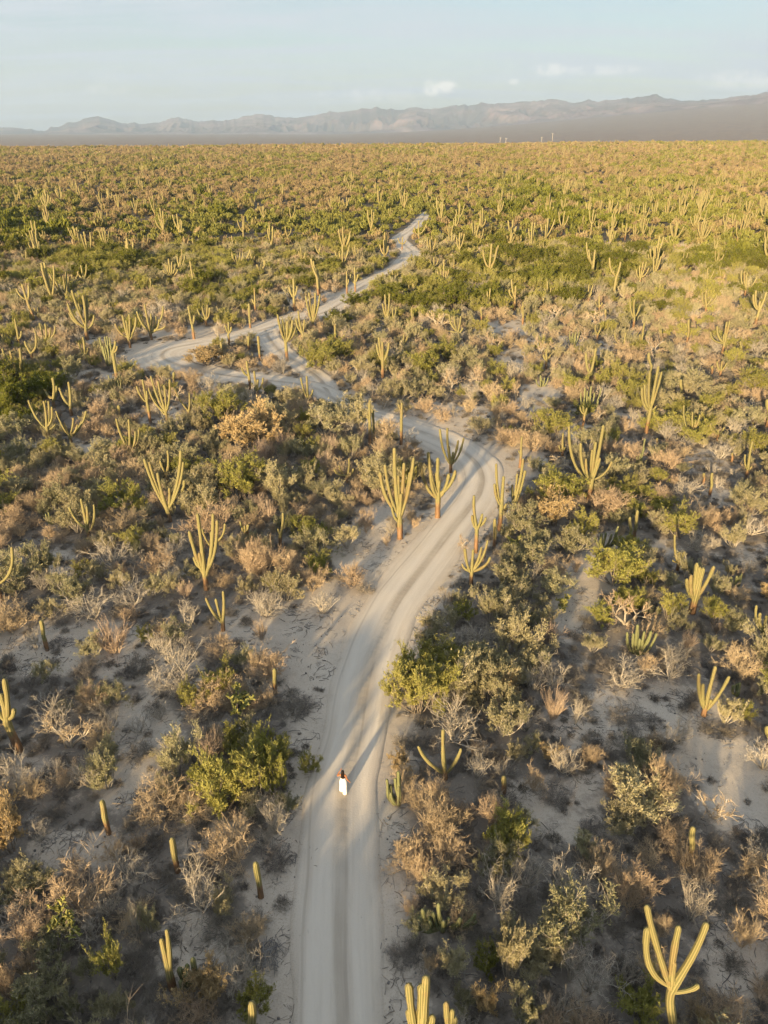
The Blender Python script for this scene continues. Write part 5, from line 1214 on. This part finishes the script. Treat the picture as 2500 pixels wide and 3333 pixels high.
# cacti of the far field: 12 shapes; the largest in view as things, the rest as one mass
def far_cacti():
    g = np.random.default_rng(321); shapes = []
    for i in range(12):
        n = int(g.integers(2, 8)); H = g.uniform(4.5, 7.0); tips = [np.array([g.normal() * 0.15, g.normal() * 0.15, H])]
        for k in range(n):
            a = k * 6.283 / n + g.normal() * 0.4; d = g.uniform(0.7, 1.75); tips.append(np.array([math.cos(a) * d, math.sin(a) * d, H * g.uniform(0.6, 0.98)]))
        fork = H * g.uniform(0.16, 0.34); parts = cactus_parts(tips, fork, 0.24, 0.18, g, 6, 0.0, 5, bark_to=1.3)
        shapes.append((n, H, [(nm, mesh_from(nm, v, f, M['cardon'], at, True)) for nm, v, f, at in parts],
                       None))
        off = 0; vs, fs, rb, bk = [], [], [], []
        for nm, v, f, at in parts:
            vs.append(v); fs += [a + off for a in f]; rb.append(at['rib']); bk.append(at['bark']); off += len(v)
        q4 = [a for a in fs if a.shape[1] == 4]; q3 = [a for a in fs if a.shape[1] == 3]
        shapes[-1] = shapes[-1][:3] + (mesh_from('cactus', np.concatenate(vs), [np.concatenate(q4), np.concatenate(q3)], M['cardon'], {'rib': np.concatenate(rb), 'bark': np.concatenate(bk)}, True),)
    N = 8500
    fixed = [(o.location[0], o.location[1]) for o, k_, *_ in things if k_ == 'cardon_cactus']
    y = np.sqrt(g.random(N)) * 1090; x = g.uniform(-0.6, 0.6, N) * (y + 10); r = np.hypot(x, y)
    k = (r > 85) & (r < 1120); x, y, r = x[k], y[k], r[k]
    z = terrain(x, y); px, py, dep = px_of(x, y, z)
    dens = np.interp(px, [0, 900, 1400, 2500], [0.30, 0.28, 0.45, 0.62]) * (0.35 + 1.3 * sstep(0.35, 0.65, fbm(x / 45.0, y / 60.0, 3))) * np.interp(r, [85, 130, 230, 320, 1100], [0.16, 0.36, 0.62, 0.75, 0.5])
    kk = g.random(len(x)) < dens; x, y, z, r, px, py, dep = (a[kk] for a in (x, y, z, r, px, py, dep))
    ok = np.array([road_gap(a, b) > 1.0 if b < 330 else True for a, b in zip(x, y)]) & np.array([min((a - u) ** 2 + (b - v) ** 2 for u, v in fixed) > 2.2 ** 2 for a, b in zip(x, y)])
    x, y, z, r, px, py, dep = (a[ok] for a in (x, y, z, r, px, py, dep))
    idx = g.integers(0, 12, len(x)); s = g.uniform(0.6, 1.2, len(x)) * np.interp(r, [250, 600, 1100], [1.0, 0.85, 0.8]); rot = g.random(len(x)) * 6.28
    size = s * FPX / dep
    inside = (px > 0) & (px < 2500)
    order = np.argsort(-np.where(inside, size, 0))
    left = 298 - sum(1 for o, k_, *_ in things if k_ == 'cardon_cactus')
    top = order[:max(left, 0)]; rest = order[max(left, 0):]
    for i in top:
        n, H, parts, joined = shapes[idx[i]]
        zz = ground_z(x[i], y[i])
        e = bpy.data.objects.new('cardon_cactus', joined); COL.objects.link(e); e.location = (x[i], y[i], zz - 0.05); e.rotation_euler = (0, 0, rot[i]); e.scale = (s[i],) * 3
        H *= s[i]; sz = 'tall' if H > 6 else 'short' if H < 3.5 else 'mid-sized'
        things.append((e, 'cardon_cactus', float(px[i]), float(py[i]), f'{sz} {NUM[n]}-armed cardon cactus'))
    scatter_object('far_cactus_field', [q[3] for q in shapes], np.stack([x, y, z - 0.05], 1)[rest], rot[rest], np.repeat(s[rest][:, None], 3, 1), idx[rest], 'countless small cacti dotting the far scrub')
far_cacti()

# ------------------------------------------------------------------ utility poles on the rise
def pole_set():
    m, t = mat('pale_pole'); c = t.mix(t.noise(t.add('ShaderNodeNewGeometry').outputs['Position'], 3.0), (0.36, 0.33, 0.30), (0.48, 0.45, 0.41)); finish(t, c, 0.8)
    g = np.random.default_rng(5)
    for px, top_py, h, words in ((1627, 447, 12, 'leftmost of the pale utility poles on the skyline'), (1646, 449, 11, 'second pale utility pole on the skyline, shorter than the first'), (1762, 446, 12, 'thin pale utility pole on the skyline beside the tall one'), (1796, 434, 17, 'tallest pale utility pole standing on the skyline')):
        d = px_dir(px, 470); y = 1190.0; x = d[0] / d[1] * y
        z = float(terrain(x, y)); top = at_depth(px, top_py, y)[2]
        e = bpy.data.objects.new('utility_pole', None); COL.objects.link(e); e.location = (x, y, z)
        tag(e, words, 'utility pole', 'utility poles on the skyline')
        H = top - z
        B = Bag(); B.tubes(np.array([[[0, 0, -0.3], [0, 0, H * 0.5], [0, 0, H]]]), np.array([[0.30, 0.26, 0.22]]), 8, np.array([.5])); v, f, tn = B.arrays(); obj('pole_shaft', mesh_from('pole_shaft', v, f, m), e)
        B = Bag(); B.tubes(np.array([[[-1.6, 0.3, H - 0.8], [0, 0.3, H - 0.75], [1.6, 0.3, H - 0.8]]]), np.array([[0.13, 0.14, 0.13]]), 6, np.array([.5])); v, f, tn = B.arrays(); obj('crossarm', mesh_from('crossarm', v, f, m), e)
        for dx in (-1.4, 0.0, 1.4):
            B = Bag(); B.tubes(np.array([[[dx, 0.3, H - 0.7], [dx, 0.3, H - 0.45], [dx, 0.3, H - 0.25]]]), np.array([[0.10, 0.14, 0.06]]), 6, np.array([.5])); v, f, tn = B.arrays(); obj('insulator', mesh_from('insulator', v, f, m), e)
pole_set()

# ------------------------------------------------------------------ the walking person
def person():
    b = on_ground(1118, 2579); b[2] = float(terrain(b[0], b[1])) + 0.028
    root = bpy.data.objects.new('person', None); COL.objects.link(root); root.location = tuple(b); root.rotation_euler = (0, 0, R(-6)); root.scale = (0.78, 0.80, 0.83)
    tag(root, 'dark-haired person in white wide trousers walking away along the sandy road', 'person')
    def pm(name, c1, c2, rough=0.6, sc=20):
        m, t = mat(name); c = t.mix(t.noise(t.add('ShaderNodeTexCoord').outputs['Object'], sc, 3), c1, c2); finish(t, c, rough); return m
    skin = pm('tanned_skin', (0.33, 0.135, 0.062), (0.40, 0.17, 0.08), 0.5, 6)
    cloth = pm('white_cloth', (0.80, 0.79, 0.77), (0.88, 0.87, 0.85), 0.85, 8)
    hairm = pm('dark_hair', (0.008, 0.006, 0.005), (0.022, 0.013, 0.010), 0.45, 40)
    topm = pm('dark_red_top', (0.03, 0.012, 0.010), (0.05, 0.018, 0.015), 0.85, 14)
    def skinned(name, V, E, Rr, m, sub=2, rootv=0, parent=root):
        me = bpy.data.meshes.new(name); me.from_pydata(V, E, []); me.materials.append(m); o = obj(name, me, parent)
        sk = o.modifiers.new('skin', 'SKIN'); sk.use_smooth_shade = True
        for i, r in enumerate(Rr):
            sv = me.skin_vertices[0].data[i]; sv.radius = r if isinstance(r, tuple) else (r, r); sv.use_root = (i == rootv)
        ss = o.modifiers.new('subsurf', 'SUBSURF'); ss.levels = sub; ss.render_levels = sub
        return o
    # body: pelvis, spine, neck, head, arms with fingers, legs; facing +Y
    V, E, Q = [], [], []
    def add(p, r, par=None):
        V.append(p); Q.append(r); i = len(V) - 1
        if par is not None: E.append((par, i))
        return i
    pel = add((0, 0, 0.92), (0.15, 0.11)); wai = add((0, 0.01, 1.06), (0.118, 0.088), pel); rib = add((0, 0.0, 1.22), (0.135, 0.095), wai); sho = add((0, -0.005, 1.34), (0.12, 0.08), rib)
    nek = add((0, 0.005, 1.43), 0.052, sho); hd0 = add((0, 0.015, 1.50), (0.062, 0.072), nek); hd1 = add((0, 0.02, 1.565), (0.076, 0.09), hd0); add((0, 0.015, 1.635), (0.05, 0.06), hd1)
    def hand(wr, dirx, s):
        """palm and five unequal, slightly bent fingers"""
        d = Vector(dirx).normalized(); side = d.cross(Vector((0, 0, 1)))
        side = Vector((0, 1, 0)) if side.length < 0.2 else side.normalized()
        w = Vector(V[wr]); pal = add(tuple(w + d * 0.055), (0.030, 0.018), wr)
        for k, (o_, L) in enumerate(((-0.027, 0.062), (-0.009, 0.075), (0.009, 0.070), (0.026, 0.055))):
            a = add(tuple(w + d * 0.085 + side * o_), 0.0095, pal); c = add(tuple(w + d * (0.085 + L * 0.55) + side * o_ * 1.15 + Vector((0, 0.006, -0.01))), 0.0085, a); add(tuple(w + d * (0.085 + L) + side * o_ * 1.2 + Vector((0, 0.02, -0.02))), 0.007, c)
        a = add(tuple(w + d * 0.035 - side * 0.038), 0.011, pal); add(tuple(w + d * 0.075 - side * 0.058), 0.009, a)
    # left arm raised towards the face, right arm hanging out
    ls = add((-0.165, -0.005, 1.345), 0.058, sho); le = add((-0.34, 0.05, 1.17), 0.042, ls); lf = add((-0.27, 0.19, 1.27), 0.036, le); lw = add((-0.17, 0.25, 1.40), 0.027, lf); hand(lw, (0.35, 0.15, 0.9), -1)
    rs = add((0.165, -0.005, 1.345), 0.058, sho); re_ = add((0.245, -0.035, 1.08), 0.042, rs); rf = add((0.30, 0.0, 0.95), 0.036, re_); rw = add((0.375, 0.05, 0.83), 0.027, rf); hand(rw, (0.30, 0.2, -0.93), 1)
    for s, st in ((-1, 0.10), (1, -0.10)):
        hip = add((s * 0.095, 0, 0.86), 0.098, pel); kn = add((s * 0.10, st * 0.6 + 0.03, 0.48), 0.062, hip); an = add((s * 0.10, st, 0.085), 0.04, kn); ba = add((s * 0.105, st + 0.10, 0.045), (0.042, 0.03), an); add((s * 0.11, st + 0.19, 0.035), (0.035, 0.022), ba)
    skinned('body', V, E, Q, skin)
    # face pieces on the far side of the head
    def bump(name, c, r, m, parent=root, seg=(10, 8)):
        u = np.linspace(0, 2 * math.pi, seg[0], endpoint=False); w = np.linspace(0.05, math.pi - 0.05, seg[1]); W, U = np.meshgrid(w, u, indexing='ij')
        v = np.stack([c[0] + r[0] * np.sin(W) * np.cos(U), c[1] + r[1] * np.sin(W) * np.sin(U), c[2] + r[2] * np.cos(W)], -1).reshape(-1, 3)
        ids = np.arange(seg[0] * seg[1]).reshape(seg[1], seg[0]); q = np.stack([ids[:-1], np.roll(ids[:-1], -1, 1), np.roll(ids[1:], -1, 1), ids[1:]], -1).reshape(-1, 4)
        return obj(name, mesh_from(name, v, [q, ids[:1, ::-1], ids[-1:]], m, None, True), parent)
    eye = pm('eye', (0.02, 0.015, 0.012), (0.03, 0.02, 0.015), 0.2); lip = pm('lip', (0.30, 0.09, 0.07), (0.34, 0.10, 0.08), 0.5)
    for s in (-1, 1):
        bump('eye', (s * 0.031, 0.098, 1.565), (0.013, 0.010, 0.008), eye); bump('ear', (s * 0.078, 0.01, 1.555), (0.010, 0.02, 0.032), skin)
    bump('nose', (0, 0.112, 1.54), (0.013, 0.018, 0.022), skin); bump('mouth', (0, 0.10, 1.505), (0.024, 0.008, 0.008), lip)
    # clothes: wide trousers that split below the knee, band top
    n = 28; ang = np.arange(n) * 2 * math.pi / n
    def loft(name, rings, m, folds=0.0, parent=root):
        vs = []
        for (cx, cy, z, rx, ry) in rings:
            f = 1 + folds * np.sin(ang * 7 + z * 3) * np.clip((1.1 - z), 0, 1) + folds * 0.5 * np.sin(ang * 4 - z * 5)
            vs.append(np.stack([cx + rx * np.cos(ang) * f, cy + ry * np.sin(ang) * f, np.full(n, z)], 1))
        v = np.concatenate(vs); ids = np.arange(len(v)).reshape(len(rings), n)
        q = np.stack([ids[:-1], np.roll(ids[:-1], -1, 1), np.roll(ids[1:], -1, 1), ids[1:]], -1).reshape(-1, 4)
        return obj(name, mesh_from(name, v, [q, ids[:1, ::-1]], m, None, True), parent)
    tr = loft('trousers', [(0, 0.01, 1.12, .128, .10), (0, 0.008, 1.04, .145, .115), (0, 0, 0.95, .185, .145), (0, 0, 0.86, .21, .165), (0, 0, 0.76, .225, .175), (0, 0, 0.66, .225, .18), (0, 0, 0.58, .215, .17)], cloth, 0.035)
    for s, st in ((-1, 0.10), (1, -0.10)):
        loft('trouser_leg', [(s * 0.10, 0.02 * s, 0.68, .118, .15), (s * 0.105, st * 0.5, 0.55, .125, .155), (s * 0.11, st * 0.7, 0.40, .13, .155), (s * 0.115, st * 0.85, 0.22, .135, .16), (s * 0.118, st, 0.06, .14, .17), (s * 0.118, st, 0.045, .132, .16)], cloth, 0.05, tr)
    loft('top', [(0, 0.01, 1.10, .124, .094), (0, 0.005, 1.16, .132, .1), (0, 0.0, 1.23, .142, .105), (0, 0.0, 1.27, .138, .1), (0, 0, 1.275, .128, .09)], topm)
    # long hair down the back
    hr = loft('hair', [(-0.005, -0.075, 1.13, .045, .025), (-0.005, -0.085, 1.20, .085, .042), (0, -0.085, 1.30, .10, .048), (0, -0.07, 1.40, .10, .055), (0, -0.035, 1.48, .098, .075), (0, -0.012, 1.55, .098, .098), (0, -0.005, 1.61, .09, .095), (0, 0.0, 1.655, .062, .068), (0, 0.0, 1.675, .02, .022)], hairm, 0.03)
    ring = hr.data
person()

# ------------------------------------------------------------------ labels: what a thing looks like, where it stands, and which one of its like
ORD = ['', 'second', 'third', 'fourth', 'fifth', 'sixth', 'seventh', 'eighth', 'ninth', 'tenth', 'eleventh', 'twelfth']
def road_px(py):
    best = [(px, yy) for px, yy, _ in ROAD_A]
    ys = [yy for _, yy in best][:17]; xs = [px for px, _ in best][:17]
    if py > 1372: return float(np.interp(py, ys[::-1], xs[::-1]))
    return float(np.interp(py, [690, 775, 900, 970, 1040, 1372], [1390, 1302, 1250, 1130, 960, 1200]))
BANDS = [(2900, "at the road's near end"), (2640, 'nearer than the person'), (2380, 'beside the walking person'), (2080, 'just past the person'), (1830, 'before the bend'), (1640, "at the bend's start"), (1430, 'beside the bend'),
         (1270, 'beyond the bend'), (1130, 'beside the clearing'), (980, 'beyond the clearing'), (830, 'beside the far road'), (700, "past the road's end"), (0, 'in the far scrub')]
GROUPS = {'cardon_cactus': 'cardon cacti rising over the scrub', 'organ_pipe_cactus': 'thin-stemmed cacti in the scrub', 'bare_shrub': 'leafless grey shrubs', 'dry_shrub': 'dry tan shrubs', 'straw_shrub': 'straw coloured shrubs', 'low_brush': 'low dark brush mounds', 'green_bush': 'yellow-green bushes', 'olive_shrub': 'grey-olive shrubs', 'mesquite_bush': 'dark green bushes', 'golden_bush': 'golden bushes', 'gnarled_tree': 'gnarled leafless trees', 'cholla_cactus': 'chollas', 'stick_pile': 'stick piles'}
CATS = {'cardon_cactus': 'cactus', 'organ_pipe_cactus': 'cactus', 'cholla_cactus': 'cactus', 'gnarled_tree': 'tree', 'stick_pile': 'stick pile', 'green_bush': 'bush', 'mesquite_bush': 'bush', 'golden_bush': 'bush', 'low_brush': 'brush'}
def label_all():
    cellsl = {}
    for o, kind, px, py, look in things:
        band = next(w for lim, w in BANDS if py >= lim)
        rx = road_px(py); side = 'left' if px < rx else 'right'; off = abs(px - rx); span = rx if side == 'left' else 2500 - rx
        lane = 'by the road' if off < 0.3 * span else ('midway to the edge' if off < 0.67 * span else 'near the edge')
        where = {'by the road': f'{side} of road', 'midway to the edge': f'far {side} of road', 'near the edge': f'at {side} edge'}[lane]
        cellsl.setdefault((kind, look, band, where), []).append((px, py, o))
    for (kind, look, band, where), L in cellsl.items():
        L.sort(key=lambda q: -q[1]); rows = [L[i:i + 9] for i in range(0, len(L), 9)]
        if len(rows) > 1 and len(rows[-1]) < 3: last = rows.pop(); rows[-1] += last
        for k, row in enumerate(rows):
            row.sort(key=lambda q: q[0]); n = len(row)
            for i, (px, py, o) in enumerate(row):
                pos = '' if n == 1 else 'leftmost ' if i == 0 else 'rightmost ' if i == n - 1 else ORD[i] + ' from left, '
                rw = '' if len(rows) == 1 else ', ' + ('front' if k == 0 else ORD[k]) + ' row'
                lab = f'{pos}{look} {where} {band}{rw}'
                if len(lab.replace(',', ' ').split()) > 16: lab = lab.replace(' from left,', '-from-left').replace('at the ', 'at ').replace('past the ', 'past ').replace('beside the ', 'beside ').replace('beyond the ', 'beyond ').replace("in the far scrub", 'in far scrub')
                tag(o, lab, CATS.get(kind, 'shrub'), GROUPS[kind])
label_all()

# ------------------------------------------------------------------ air: even haze round the whole scene
def haze():
    x0, x1, y0, y1, z0, z1 = GX.min() - 60, GX.max() + 60, GY.min() - 60, GY.max() + 60, min(GZ.min(), LOWEST) - 1.0, HIGHEST + 15.0
    v = np.array([(x, y, z) for z in (z0, z1) for y in (y0, y1) for x in (x0, x1)], float)
    f = np.array([(0, 2, 3, 1), (4, 5, 7, 6), (0, 1, 5, 4), (2, 6, 7, 3), (0, 4, 6, 2), (1, 3, 7, 5)])
    m = bpy.data.materials.new('pale_air'); m.use_nodes = True; nt = m.node_tree; nt.nodes.clear()
    pv = nt.nodes.new('ShaderNodeVolumePrincipled'); pv.inputs['Color'].default_value = (0.56, 0.74, 1.0, 1); pv.inputs['Density'].default_value = 9.0e-5; pv.inputs['Anisotropy'].default_value = 0.1
    o = nt.nodes.new('ShaderNodeOutputMaterial'); nt.links.new(pv.outputs[0], o.inputs['Volume'])
    tag(obj('haze', mesh_from('haze', v, [f], m)), 'pale evening haze over the plain and mountains', kind='stuff')
haze()
